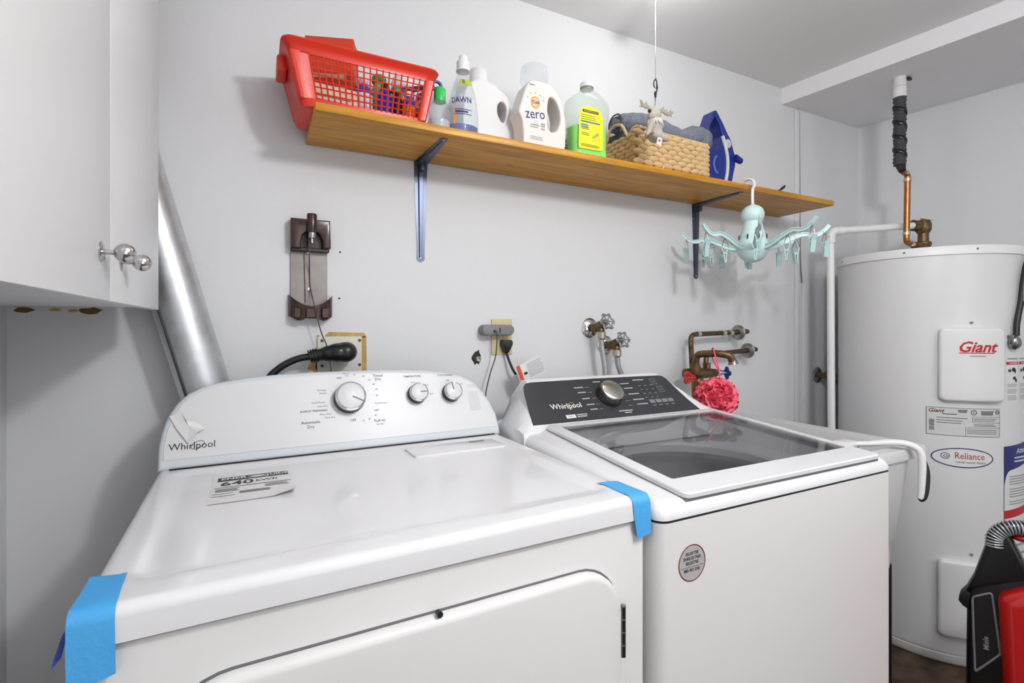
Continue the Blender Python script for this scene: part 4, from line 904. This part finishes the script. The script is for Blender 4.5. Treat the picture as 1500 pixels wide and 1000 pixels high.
g = nb(); tube(g, smooth([(.0, -.012, -.028), (.006, -.016, -.05), (.016, -.024, -.08), (.026, -.028, -.098)], 6), .0042, 9); obj('cord', g, BLACK, t)
g = nb(); tube(g, smooth([(.0255, -.028, -.097), (.034, -.03, -.115), (.042, -.032, -.14), (.045, -.035, -.19)], 5), .0095, 9); lab(obj('cord_sleeve', g, PAPER, t), 'white paper sleeve on the cord')
t = thing('warning_tag', 'white paper warning tag with orange stripe behind the washer console', 'tag', (.735, 1.325, 1.035))
TGM = basis((0, 0, 0), (.933, 0, .36), (-.36, 0, .933), (0, -1, 0))
g = nb(); sheet(g, -.042, .052, -.03, .025, 0, 3, 3); tp = flat('tag_sheet', g, PAPER, t, TGM, 0)
g = nb(); sheet(g, -.040, -.027, -.03, .025); flat('orange_stripe', g, M('orange_red_ink', (206, 84, 40), .5), tp, TGM, .0012)
g = nb(); lines(g, -.006, .05, [.018-.005*k for k in range(9)], .0018); flat('tag_print', g, LGREY, tp, TGM, .0012)
g = nb(); oval(g, -.016, -.006, .007, .004); flat('tag_symbol', g, INK, tp, TGM, .0012)
t = thing('coax_jack', 'round coaxial jack in a dark hole in the wall beside the outlet', 'jack', (.600, D, 1.068))
g = nb(); pillow(g, blob(-.001, .002, .016, .023, 16, 4), .0014, .0005, lambda x, y, z: Vector((x, -z+.0006, y)), 1); obj('wall_hole', g, BLACK, t)
g = nb(); lathe(g, [(.0085, 0), (.0085, .008), (.006, .010), (.005, .010), (.0045, .004), (.001, .004)], 20, (.002, -.0005, -.003), (0, -1, 0)); obj('jack_barrel', g, M('pale_metal', (190, 184, 172), .3, .8), t)
# ================================================================== washer taps with hoses
def valve(x, z, label, hx):
    t = thing('water_valve', label, 'valve', (x, D, z), 0, 'washer supply valves')
    g = nb(); lathe(g, [(.034, 0), (.034, .003), (.029, .008), (.018, .013), (.012, .014)], 32, (0, 0, 0), (0, -1, 0)); obj('escutcheon', g, CHROME, t)
    g = nb(); cyl(g, (0, 0, 0), (.0, -.04, .0), .0105); cyl(g, (0, -.022, -.0), (0, -.036, 0), .0155, n=6)
    tube(g, [(0, -.036, 0), (.0, -.06, .008), (.0, -.085, .016)], [.015, .016, .0125], 12); cyl(g, (0, -.06, .004), (0, -.066, -.022), .0125); obj('valve_body', g, BRASS, t)
    g = nb(); cyl(g, (0, -.085, .016), (0, -.10, .021), .0045, n=10); cyl(g, (0, -.066, -.014), (0, -.066, -.034), .0145, n=12); cyl(g, (0, -.066, -.034), (0, -.066, -.040), .0135, .009, n=12); obj('coupling', g, M('pale_nut', (190, 180, 166), .3, .8), t)
    HM = Matrix.Translation((0, -.098, .021)) @ Matrix.Rotation(PI/2-.3, 4, 'X')
    g = nb(); P = [(.0235+.0035*math.cos(6*a))*1 for a in [2*PI*i/60 for i in range(61)]]
    tube(g, [(P[i]*math.cos(2*PI*i/60), P[i]*math.sin(2*PI*i/60), 0) for i in range(61)], .0034, 7)
    cyl(g, (0, 0, -.005), (0, 0, .004), .006, n=12)
    for k in range(6): a = k*PI/3; tube(g, [(0, 0, 0), (.024*math.cos(a), .024*math.sin(a), 0)], .0022, 6)
    bmesh.ops.transform(g, matrix=HM, verts=g.verts[:]); obj('wheel_handle', g, STEEL, t)
    g = nb(); tube(g, smooth([(0, -.066, -.036), (hx*.2, -.066, -.07), (hx, -.07, -.14), (hx, -.075, -.24)], 6), .0092, 12); obj('supply_hose', g, M('braided_hose', (176, 176, 178), .35, .7, bump=1, scale=220), t)
valve(1.018, 1.160, 'upper left washer valve with wheel handle and braided hose', .012)
valve(1.083, 1.100, 'lower right washer valve with wheel handle and braided hose', .03)
# ================================================================== laundry tub, brush, faucet, sponge
t = thing('laundry_tub', 'white plastic laundry tub on black legs between the washer and the water heater', 'sink', (1.51, 1.055, 0))
TUBM = M('tub_plastic', (206, 206, 207), .45)
def tl(x0, x1, y0, y1, z, r=.03): return [Vector((x, y, z)) for x, y in rrect(x0, x1, y0, y1, r, 5)]
g = nb(); rings(g, [tl(-.155, .066, -.298, .25, .50), tl(-.160, .068, -.300, .272, .572), tl(-.164, .078, -.306, .275, .582), tl(-.18, .128, -.314, .295, .795), tl(-.18, .128, -.314, .295, .797), tl(-.2, .2, -.322, .325, .797, .02), tl(-.2, .2, -.322, .325, .822, .02), tl(-.197, .197, -.319, .322, .826, .02), tl(-.165, .125, -.288, .25, .826), tl(-.16, .12, -.283, .245, .81), tl(-.14, .06, -.23, .22, .50), tl(-.13, .05, -.22, .21, .49)]); obj('basin', g, TUBM, t)
for x in (-.12, .035):
    for y in (-.275, .215):
        g = nb(); box(g, x-.028, x+.024, y-.022, y+.022, 0, .51, .004, 1); obj('leg', g, BLACK, t)
t = thing('scrub_brush', 'white scrub brush with black grip hooked over the front rim of the tub', 'brush', (1.60, .72, .80))
g = nb(); P = smooth([(-.105, .12, .030), (-.07, .08, .035), (-.04, .04, .044), (-.015, .008, .042), (-.0, -.010, .028), (.003, -.016, 0), (.0, -.017, -.05), (-.004, -.016, -.090), (-.006, -.014, -.100)], 6)
tube(g, P, [.0065+.003*math.sin(PI*i/(len(P)-1)) for i in range(len(P))], 12, 1.2); obj('handle', g, WHITE, t)
g = nb(); P = smooth([(.013, -.016, -.002), (.014, -.020, -.03), (.010, -.020, -.065), (.003, -.019, -.095), (-.006, -.015, -.104)], 5); tube(g, P, [.0062+.004*math.sin(PI*i/(len(P)-1)) for i in range(len(P))], 10); obj('grip', g, BLACK, t)
g = nb(); box(g, -.155, -.075, .095, .145, .024, .039, .007, 2); hd = obj('brush_head', g, WHITE, t)
g = nb(); rnd = random.Random(2)
for i in range(12):
    for j in range(6):
        x, y = -.15+.0064*i, .10+.008*j; cyl(g, (x, y, .028), (x+rnd.uniform(-.003, .003), y+rnd.uniform(-.003, .003), .002), .0018, n=5)
obj('bristles', g, PAPER, hd)['kind'] = 'stuff'
t = thing('supply_pipe', 'tarnished upper and lower supply pipes with loose wall discs behind the tub', 'pipe', (1.70, 1.36, 1.14))
L_ = lambda *P: [(x-1.70, y-1.36, z-1.14) for x, y, z in P]
g = nb(); tube(g, fillet(L_((1.775, 1.409, 1.147), (1.765, 1.362, 1.145), (1.430, 1.352, 1.135), (1.432, 1.345, .99)), .025), .0092, 12); obj('upper_pipe', g, BRONZE, t)
g = nb(); tube(g, fillet(L_((1.825, 1.409, 1.075), (1.815, 1.362, 1.073), (1.50, 1.345, 1.058), (1.495, 1.335, .99)), .025), .0092, 12); obj('lower_pipe', g, BRONZE, t)
for x, z in ((1.70, 1.142), (1.755, 1.069)):
    g = nb(); lathe(g, [(.030, 0), (.030, .002), (.024, .006), (.012, .008), (.011, .004)], 28, L_((x, 1.361, z))[0], (-1, -.12, 0)); obj('wall_disc', g, M('aged_chrome', (170, 166, 162), .3, .9, var=.25), t)
g = nb()
for x in (1.465, 1.60, 1.64): cyl(g, L_((x, 1.354, 1.1365 if x < 1.5 else 1.139))[0], L_((x+.016, 1.3545, 1.137 if x < 1.5 else 1.1395))[0], .0105, n=14)
obj('solder_joint', g, SOLDER, t)
t = thing('laundry_faucet', 'old brass laundry faucet with red and blue handles behind the washer', 'faucet', (1.42, 1.31, .99))
L_ = lambda *P: [(x-1.42, y-1.31, z-.99) for x, y, z in P]
g = nb(); tube(g, L_((1.375, 1.325, .995), (1.44, 1.315, .995), (1.515, 1.315, .993)), [.018, .021, .016], 14); cyl(g, L_((1.405, 1.305, .995))[0], L_((1.405, 1.305, 1.028))[0], .017); cyl(g, L_((1.405, 1.305, 1.01))[0], L_((1.405, 1.305, 1.022))[0], .0195, n=6)
for x in (1.432, 1.495): cyl(g, L_((x, 1.335, .985))[0], L_((x, 1.335, 1.03))[0], .014, n=8)
ell(g, L_((1.415, 1.30, .965))[0], (.02, .018, .022)); obj('faucet_body', g, BRASS, t)
g = nb(); tube(g, fillet(L_((1.405, 1.305, 1.02), (1.405, 1.300, 1.066), (1.415, 1.215, 1.072), (1.440, 1.185, 1.066), (1.447, 1.182, 1.045)), .022), .0125, 14); sp_ = obj('spout', g, BRASS, t)
g = nb(); tube(g, L_((1.434, 1.192, 1.070), (1.444, 1.184, 1.062), (1.448, 1.182, 1.050), (1.450, 1.181, 1.036)), [.0115, .012, .0125, .0175], 14); lab(obj('spout_tip', g, M('worn_nickel', (150, 142, 130), .3, .9, var=.2), sp_), 'flared nickel spout tip')
for nm, p, d_, mt in (('red_handle', (1.352, 1.285, .985), (-.5, -.85, -.1), M('red_handle_paint', (196, 52, 44), .5, var=.6, scale=120)), ('blue_handle', (1.555, 1.295, .993), (1, -.25, 0), M('blue_handle_paint', (40, 56, 140), .4))):
    p = Vector(L_(p)[0]); d_ = Vector(d_).normalized(); g = nb(); u, v = frame(d_)
    q0 = Vector(L_((1.385 if nm[0] == 'r' else 1.505, 1.315, .995))[0]); cyl(g, q0, p, .006, n=10); cyl(g, q0.lerp(p, .3), q0.lerp(p, .6), .011, n=12); obj('handle_stem', g, STEEL, t)
    g = nb(); n_ = 3 if nm[0] == 'r' else 4
    P = [p+(u*math.cos(a)+v*math.sin(a))*(.0165+.005*math.cos(n_*a)) for a in [2*PI*i/36 for i in range(37)]]; tube(g, P, .0038, 7)
    cyl(g, p-d_*.003, p+d_*.004, .008, n=14)
    for k in range(n_): a = 2*PI*k/n_; tube(g, [p, p+(u*math.cos(a)+v*math.sin(a))*.021], .0042, 6)
    lab(obj('handle', g, mt, t), nm.split('_')[0]+' painted handle')
g = nb(); cyl(g, L_((1.392, 1.30, .98))[0], L_((1.395, 1.30, .84))[0], .009); lab(obj('riser_pipe', g, COPPER, t), 'copper riser pipe')
t = thing('bath_puff', 'coral pink mesh bath puff hanging from the faucet by a pink cord', 'sponge', (1.378, 1.19, .925))
g = nb(); rnd = random.Random(11)
for k in range(70):
    n_ = Vector((rnd.gauss(0, 1), rnd.gauss(0, 1), rnd.gauss(0, 1))).normalized(); u, v = frame(n_)
    off = n_*rnd.uniform(.012, .045); R_ = math.sqrt(max(.0004, .067**2-off.length_squared))*rnd.uniform(.86, 1.05); ph = rnd.uniform(0, 6); m_ = rnd.choice((5, 6, 7)); ns = 44
    A = []; B = []
    for i in range(ns):
        a = 2*PI*i/ns; wv = math.sin(m_*a+ph); c_ = u*math.cos(a)+v*math.sin(a)
        A.append(g.verts.new(off+c_*R_*.55+n_*.003*wv)); B.append(g.verts.new(off+c_*R_*(.98+.03*math.cos(2*m_*a))+n_*.012*wv))
    for i in range(ns): j = (i+1) % ns; g.faces.new((A[i], A[j], B[j], B[i]))
ell(g, (0, 0, 0), (.048, .048, .048), 20, 12); obj('mesh_ruffles', g, PINK, t, sharp=180)
g = nb(); P = smooth([(.008, -.01, .055), (.012, .0, .10), (.020, .025, .148), (.030, .038, .165), (.038, .05, .160), (.036, .048, .13), (.022, .01, .09), (.01, -.008, .055)], 5); tube(g, P, .0024, 7); obj('hanging_cord', g, M('pink_cord', (236, 84, 116), .6), t)
# ================================================================== water heater
HX, HY, HR, HT = 2.35, 1.025, .285, 1.442
wh = thing('water_heater', 'tall white cylindrical electric water heater in the right corner with labels', 'water heater', (HX, HY, 0))
HM_ = M('heater_enamel', (218, 218, 219), .32)
g = nb(); lathe(g, [(HR-.012, .0), (HR-.004, .004), (HR, .012), (HR, .034), (HR-.003, .036), (HR-.003, .04), (HR, .042), (HR, HT-.028)], 96); obj('tank', g, HM_, wh)
g = nb(); lathe(g, [(HR+.001, HT-.030), (HR+.0045, HT-.030), (HR+.0045, HT-.006), (HR+.001, HT), (HR*.9, HT+.001), (.001, HT+.006)], 96); obj('top_cap', g, WHITE, wh)
def hw(ang, zc, R=HR):
    a0 = math.radians(ang)
    return lambda x, y, z: Vector(((R+z)*math.cos(a0+x/R), (R+z)*math.sin(a0+x/R), zc+y))
g = nb()
for a in (141, -167.5, -127.5, -88, -45):
    g = nb(); f = hw(a, HT-.014, HR+.0045); p = f(0, 0, 0); lathe(g, [(.004, 0), (.003, .002), (.001, .0025)], 12, p, (p.x, p.y, 0)); obj('screw', g, GREYP, wh)
for a, z in ((-131, 1.178), (-131, .392)):
    g = nb(); f = hw(a, z, HR+.006); p = f(0, 0, -.004); lathe(g, [(.0035, 0), (.0035, .006), (.001, .0075)], 12, p, (p.x, p.y, 0)); obj('screw', g, GREYP, wh)
def cover(zc, hx, hy, ang):
    f = hw(ang, zc); g = nb()
    def dens(P):
        out = []
        for i in range(len(P)):
            a, b = Vector(P[i]), Vector(P[(i+1) % len(P)]); n_ = max(1, int((b-a).length/.02))
            out += [tuple(a.lerp(b, k/n_)) for k in range(n_)]
        return out
    O = dens(rrect(-hx, hx, -hy, hy, .018, 4)); L = [[f(x, y, -.001) for x, y in O], [f(x, y, .014) for x, y in O]]
    for j in range(1, 5):
        a = PI/2*j/4; s = 1-.010*(1-math.cos(a))/hx; s2 = 1-.010*(1-math.cos(a))/hy; L.append([f(x*s, y*s2, .014+.008*math.sin(a)) for x, y in O])
    for q in (.7, .4, .15): L.append([f(x*q, y*q, .022) for x, y in O])
    L.append([f(x*.01, y*.01, .022) for x, y in O]); rings(g, L)
    return obj('access_cover', g, M('cover_white', (224, 224, 224), .35), wh, sharp=60)
c1 = cover(1.035, .090, .125, -130.9); cover(.236, .090, .130, -131.5)
f = hw(-130, 1.094, HR+.0225)
g = nb(); txt(g, 'Giant', .050, 0, 0, sx=1.0, shear=.35, bold=.022); flat('maker_lettering', g, M('crimson_ink', (192, 24, 34), .5), c1, None, .0006, f)
g = nb(); sheet(g, -.050, .052, -.0205, -.0175, 0, 8); flat('underline', g, M('crimson_ink', (192, 24, 34), .5), c1, None, .0005, f)
g = nb(); lines(g, -.02, .025, [-.029], .0035, 5, 0); flat('small_print', g, LGREY, c1, None, .0006, f)
f = hw(-134.2, .838); g = nb(); sheet(g, -.106, .106, -.048, .048, 0, 14); rp = flat('rating_plate', g, M('plate_silver', (206, 206, 206), .5), wh, None, .0006, f)
g = nb()
for x0, x1, y0, y1 in ((-.106, .106, .0465, .048), (-.106, .106, -.048, -.0465), (-.106, -.1045, -.048, .048), (.1045, .106, -.048, .048), (.02, .106, .0, .0012), (.0, .106, -.018, -.0168), (.0, .0012, -.048, -.018), (.02, .0212, 0, .02), (.02, .106, .019, .020)): sheet(g, x0, x1, y0, y1, 0, 10 if x1-x0 > .01 else 1)
lines(g, -.098, -.084, [.004, .0, -.003, -.007, -.011, -.014, -.019, -.023, -.027, -.031], .0022, ragged=0); lines(g, -.062, -.02, [.026], .003, 4); lines(g, -.078, .016, [.013, .004, -.004], .002, 8, .3)
lines(g, .004, .10, [-.025, -.031, -.037], .0018, 8, .3); lines(g, .024, .10, [.013, .007, -.006, -.011], .0018, 8, .3)
flat('plate_print', g, DGREY, rp, None, .0012, f)
g = nb(); txt(g, 'Giant', .019, -.080, .036, shear=.35, bold=.02); flat('plate_maker_lettering', g, M('maroon_ink', (120, 34, 34), .5), rp, None, .0012, f)
g = nb(); ring2d(g, .009, .009, .024, .034, .0022, 24); txt(g, 'C', .010, .024, .034, bold=.02); ring2d(g, .007, .007, .097, .036, .0022, 24); sheet(g, .093, .101, .035, .037); lines(g, .045, .085, [.038, .033, .028], .003, 4); lines(g, -.02, .008, [.040, .035], .003, 3); flat('approval_marks', g, INK, rp, None, .0012, f)
f = hw(-135.2, .7165); g = nb(); ring2d(g, .089, .034, 0, 0, .0001, 64); 
for v in g.verts: pass
g.free(); g = nb()
NO = 20
def disc(bm, a, b, n=64, k=6, z=0):
    R0 = None
    for q in range(k+1):
        s = q/k; row = [bm.verts.new((a*s*math.cos(2*PI*i/n), b*s*math.sin(2*PI*i/n), z)) for i in range(n)] if q else [bm.verts.new((0, 0, z))]
        if q == 1:
            for i in range(n): bm.faces.new((R0[0], row[i], row[(i+1) % n]))
        elif q > 1:
            for i in range(n): bm.faces.new((R0[i], row[i], row[(i+1) % n], R0[(i+1) % n]))
        R0 = row
disc(g, .089, .034); ov = flat('oval_sticker', g, PAPER, wh, None, .0006, f)
g = nb(); ring2d(g, .0885, .0338, 0, 0, .0036, 72); flat('oval_rim', g, NAVY, ov, None, .0012, f)
g = nb(); txt(g, 'Reliance', .0315, .018, .006, sx=.82, bold=.004); flat('name_lettering', g, M('brick_ink', (170, 62, 48), .5), ov, None, .0012, f)
g = nb(); txt(g, 'rental water heater', .0115, .022, -.0145, sx=.98); flat('small_lettering', g, DGREY, ov, None, .0012, f)
g = nb(); ring2d(g, .0125, .011, -.050, .004, .0022, 28); ring2d(g, .006, .005, -.049, .003, .0018, 20); flat('swirl_emblem', g, NAVY, ov, None, .0012, f)
f = hw(-108.4, .985)
for k in range(2):
    x0 = .002+.062*k; g = nb(); sheet(g, x0, x0+.058, -.078, .078, 0, 6); wl = flat('warning_label', g, PAPER, wh, None, .0006, f)
    g = nb(); sheet(g, x0+.001, x0+.057, .050, .060, 0, 6); flat('red_banner', g, M('crimson_ink', (192, 24, 34), .5), wl, None, .0011, f)
    g = nb(); txt(g, 'DANGER', .009, x0+.032, .055, bold=.01); flat('banner_lettering', g, PAPER, wl, None, .0016, f)
    g = nb(); lines(g, x0+.006, x0+.053, [-.016-.0044*i for i in range(14) if i % 5 != 3], .002, 5); lines(g, x0+.006, x0+.054, [.070], .005, 4); flat('label_print', g, LGREY, wl, None, .0011, f)
    g = nb()
    for cx, cy, a, b in ((.013, .030, .004, .006), (.020, .030, .003, .007), (.034, .033, .009, .008), (.042, .028, .004, .009), (.038, .004, .008, .006), (.046, -.004, .005, .007)): ngon(g, [(x0+cx+a*math.cos(i), cy+b*math.sin(i)) for i in [2*PI*j/7 for j in range(7)]])
    flat('pictogram', g, INK, wl, None, .0011, f)
f = hw(-109.6, .53); g = nb(); sheet(g, 0, .17, -.23, .22, 0, 14); nl = flat('notice_label', g, PAPER, wh, None, .0006, f)
g = nb(); NV = []
for i in range(21):
    x = .17*i/20; top = .228+.017*(i/20)**1.2; bot = .09+.055*min(1, (x/.02))**.5+.03*max(0, x-.02)/.15
    NV.append([g.verts.new((x, bot+(top-bot)*k/2, 0)) for k in range(3)])
for a, b in zip(NV, NV[1:]):
    for k in range(2): g.faces.new((a[k], b[k], b[k+1], a[k+1]))
flat('navy_header', g, NAVY, nl, None, .0011, f)
g = nb(); txt(g, 'Attention', .026, .105, .212, bold=.012, shear=.2, rot=.06); lines(g, .045, .16, [.188, .176], .005, 6); flat('header_lettering', g, M('pale_blue_ink', (206, 216, 236), .5), nl, None, .0016, f)
g = nb(); sheet(g, 0, .17, -.018, .010, 0, 12)
for v in g.verts: v.co.y += v.co.x*.10
flat('red_band', g, M('crimson_ink', (192, 24, 34), .5), nl, None, .0011, f)
g = nb(); sheet(g, 0, .002, -.23, .22); flat('navy_edge', g, NAVY, nl, None, .001, f)
g = nb(); lines(g, .022, .16, [.125-.0085*i for i in range(12) if i % 5 != 4], .0036, 10, .25); lines(g, .022, .16, [-.035-.0085*i for i in range(6)], .0036, 10, .25); lines(g, .01, .16, [-.11-.03*i for i in range(4)], .008, 10, .1); flat('label_print', g, LGREY, nl, None, .0011, f)
g = nb(); f = hw(-92, 1.2, HR+.012)
P = [Vector(p) for p in (f(.010, .215, .03), f(.004, .19, .004), f(-.016, .12, .0), f(-.030, .05, .0), f(-.050, -.02, .0), f(-.057, -.066, .002))]; P = [f(.03, .225, .08)]+P
tube(g, smooth(P, 6), .0088, 10); cb_ = obj('power_cable', g, BLACK, wh); lab(cb_, 'black power cable running down the tank')
g = nb(); P2 = [f(-.006, .185, .012), f(-.03, .12, .010), f(-.036, .05, .010)]; tube(g, smooth(P2, 5), .0022, 6); obj('bare_wire', g, STEEL, cb_)
g = nb(); p = f(-.058, -.09, -.010); box(g, p.x-.018, p.x+.018, p.y-.012, p.y+.014, p.z+.012, p.z+.026, .004, 2); ell(g, (p.x-.010, p.y-.008, p.z), (.014, .016, .024), 14, 10); ell(g, (p.x+.010, p.y-.006, p.z), (.012, .016, .022), 14, 10); obj('cable_clamp', g, M('crushed_steel', (150, 150, 150), .3, .9, var=.5, scale=90), wh)
# relief valve with its white drain pipe
t = thing('relief_valve', 'brass relief valve standing on the water heater with a white lever', 'valve', (2.40, 1.05, HT))
g = nb(); lathe(g, [(.022, .0), (.024, .006), (.024, .045), (.027, .050), (.027, .062), (.019, .066), (.018, .098), (.022, .102), (.027, .112), (.028, .135), (.022, .150), (.01, .155), (.001, .156)], 20); cyl(g, (0, 0, .128), (-.055, .012, .128), .019, n=14); cyl(g, (-.04, .009, .128), (-.055, .012, .128), .023, n=8); obj('valve_body', g, BRASS, t)
g = nb(); box(g, -.02, .07, -.006, .006, .157, .163, .002, 1); obj('lever', g, WHITE, t)
t = thing('drain_pipe', 'white plastic drain pipe running from the relief valve down beside the heater', 'pipe', (2.35, 1.06, HT+.128))
q = Vector((2.35, 1.06, HT+.128))
g = nb(); P = [Vector((2.352, 1.06, 1.57))-q, Vector((2.04, 1.205, 1.545))-q, Vector((2.052, 1.205, .05))-q]; tube(g, fillet(P, .025), .0135, 14); obj('pipe', g, WHITE, t)
g = nb(); P = fillet(P, .025); cyl(g, P[1]-Vector((-.02, .009, 0)), P[1], .0175, n=16); cyl(g, P[6]-Vector((0, 0, .022)), P[6], .0175, n=16); tube(g, P[1:7], .0172, 14); obj('elbow', g, WHITE, t)
# insulated copper pipe
t = thing('water_pipe', 'copper water pipe with black foam insulation from the soffit to the heater', 'pipe', (2.224, 1.05, 1.62))
L_ = lambda *P: [(x-2.224, y-1.05, z-1.62) for x, y, z in P]
g = nb(); tube(g, fillet(L_((2.224, 1.05, 2.13), (2.224, 1.05, 1.772), (2.286, 1.052, 1.766), (2.272, 1.05, 1.495), (2.372, 1.05, 1.487)), .018), .0105, 14); obj('copper_pipe', g, COPPER, t)
g = nb()
for p in ((2.285, 1.052, 1.742), (2.273, 1.05, 1.53), (2.268, 1.052, 1.767), (2.31, 1.05, 1.489)): p = Vector(L_(p)[0]); cyl(g, p-Vector((.0, 0, .006)), p+Vector((0, 0, .006)), .013, n=14)
obj('solder_joint', g, SOLDER, t)
g = nb(); cyl(g, L_((2.335, 1.05, 1.487))[0], L_((2.362, 1.05, 1.487))[0], .016, n=8); lab(obj('brass_union', g, BRASS, t), 'brass union nut')
g = nb(); n_ = 60; loops = []
for i in range(n_+1):
    z = .435-.265*i/n_; r = .0205+.0015*math.sin(i*1.9)+.0008*math.sin(i*.7); loops.append([Vector((r*math.cos(2*PI*k/20), r*math.sin(2*PI*k/20), z)) for k in range(20)])
rings(g, loops); fo_ = obj('foam_insulation', g, M('charcoal_foam', (62, 62, 66), .7, bump=.4, scale=90), t)
g = nb(); A = [2*PI*4.2*i/150 for i in range(151)]
P = [[g.verts.new(((.0232+dz)*math.cos(a), (.0232+dz)*math.sin(a), .415-.23*a/(2*PI*4.2)+w_)) for w_, dz in ((-.008, -.001), (-.004, .0008), (.004, .0008), (.008, -.001))] for a in A]
for a, b in zip(P, P[1:]):
    for k in range(3): g.faces.new((a[k], a[k+1], b[k+1], b[k]))
lab(obj('black_tape', g, M('shiny_tape', (16, 16, 18), .18), fo_), 'spiral of black tape')
g = nb(); cyl(g, (0, 0, .430), (0, 0, .470), .022); lathe(g, [(.026, .470), (.022, .476), (.02, .51)], 20); lab(obj('white_wrap', g, PAPER, t), 'white wrap under the soffit')
g = nb(); cyl(g, (-.001, -.004, .165), (-.006, -.012, .145), .016, .012, n=12); obj('loose_tape', g, BLACK, fo_)
g = nb(); box(g, .010, .035, -.026, -.014, .497, .506, .001, 1); obj('tape_tail', g, BLACK, t)
# lower wall valve
t = thing('stop_valve', 'dark stop valve with chrome disc low on the wall left of the water heater', 'valve', (2.285, D, .945))
g = nb(); lathe(g, [(.036, 0), (.036, .003), (.028, .008), (.014, .011)], 28, (0, 0, 0), (0, -1, 0)); obj('escutcheon', g, CHROME, t)
g = nb(); cyl(g, (0, 0, 0), (0, -.085, 0), .011); cyl(g, (0, -.04, 0), (0, -.065, 0), .0175, n=8); cyl(g, (0, -.085, .01), (0, -.085, -.03), .015, n=12); obj('valve_body', g, BRASS, t)
g = nb(); ell(g, (0, -.06, .043), (.024, .010, .006)); cyl(g, (0, -.06, .0), (0, -.06, .045), .005, n=10); obj('valve_handle', g, STEEL, t)
# ================================================================== vacuum cleaner
VB = basis((1.652, .574, 0), (.328, -.944, 0), (0, 0, 1), (-.944, -.328, 0))
t = thing('vacuum_cleaner', 'red and black vacuum cleaner parked upright in front of the water heater', 'vacuum cleaner')
t.matrix_world = VB @ Matrix.Rotation(-PI/2, 4, 'X')
# inside: X right, Y away from the viewer, Z up
up = lambda x, y, z: Vector((x, -z, y))
VBLK = M('vacuum_black', (15, 15, 18), .32)
g = nb(); O = [(-.054, .012), (.26, .012), (.275, .06), (.278, .40), (.25, .50), (.20, .545), (.12, .562), (.06, .558), (.035, .545), (-.028, .512), (-.046, .494), (-.05, .44)]
loops = [[up(x, y, -.20) for x, y in poly_inset(O, .03)], [up(x, y, -.17) for x, y in poly_inset(O, .012)]]
for j in range(5): a = PI/2*j/4; loops.append([up(x, y, -.02+.02*math.sin(a)) for x, y in poly_inset(O, .012*(1-math.cos(a)))])
rings(g, loops); obj('body', g, VBLK, t)
g = nb(); O = [(-.050, .488), (.065, .55), (.050, .60), (.030, .645), (.012, .655), (-.004, .648), (-.036, .524)]
pillow(g, O, .012, .01, up, 3, back=-.03); obj('neck', g, VBLK, t)
g = nb(); O = [(-.058, .438), (-.046, .432), (-.040, .476), (-.050, .484), (-.062, .466), (-.066, .449)]; pillow(g, O, .0, .006, up, 2, back=-.04); obj('side_flange', g, VBLK, t)
PQ = [(-.039, .470), (-.003, .494), (.013, .346), (-.034, .280)]
def roundpoly(P, r, k=4): Q = [Vector((x, y, 0)) for x, y in P]; F = fillet([Q[0].lerp(Q[1], .5)]+Q[1:]+[Q[0], Q[0].lerp(Q[1], .5)], r, k); return [(p.x, p.y) for p in F[:-1]]
RP = roundpoly(PQ, .008)
g = nb(); tube(g, [up(x, y, .002) for x, y in RP+RP[:1]], .0026, 8, cap=False); obj('silver_trim', g, M('satin_grey', (150, 152, 156), .35, .6), t)
g = nb(); pillow(g, RP[::-1], .001, .0005, up, 1, back=-.001); ip = obj('inset_panel', g, M('matte_black', (14, 14, 16), .5), t)
g = nb(); txt(g, 'Miele', .0155, 0, 0, bold=.008); bmesh.ops.transform(g, matrix=Matrix.Rotation(-PI/2, 4, 'X') @ Matrix.Identity(4), verts=[]) 
flat('maker_lettering', g, M('silver_ink', (150, 150, 154), .5), ip, basis((-.013, -.0012, .362), (-.06, 0, 1), (-1, 0, -.06), (0, -1, 0)))
g = nb(); O = [(.022, .02), (.24, .02), (.258, .06), (.262, .40), (.235, .49), (.19, .528), (.12, .538), (.06, .533), (.016, .505), (.008, .49), (.014, .34)]
pillow(g, O[::1], .034, .03, up, 5, back=-.002); obj('red_shell', g, M('glossy_red', (186, 22, 24), .18, coat=.6), t)
g = nb(); HP = smooth([(.002, .615, .006), (.003, .638, .004), (.020, .660, -.0), (.05, .668, -.01), (.085, .660, -.03), (.12, .63, -.03), (.145, .57, -.03), (.16, .50, -.03)], 9); HP = [up(*p) for p in HP]
tube(g, HP, .0155, 14); hs = obj('hose', g, VBLK, t)
g = nb(); acc = 0; last = HP[0]
dense = smooth(HP, 3); nxt = 0; L_acc = 0
for a_, b_ in zip(dense, dense[1:]):
    sg = (b_-a_).length
    while L_acc+sg >= nxt:
        p = a_.lerp(b_, (nxt-L_acc)/sg); u, v = frame(b_-a_)
        tube(g, [p+(u*math.cos(q)+v*math.sin(q))*.0165 for q in [2*PI*i/16 for i in range(17)]], .0019, 6, cap=False); nxt += .0062
    L_acc += sg
obj('hose_rib', g, M('rib_silver', (172, 176, 180), .3, .5), hs)
g = nb(); ell(g, up(.05, .640, -.03), (.022, .02, .011)); obj('red_button', g, M('glossy_red', (186, 22, 24), .18), t)
# ------------------------------------------------------------------ end
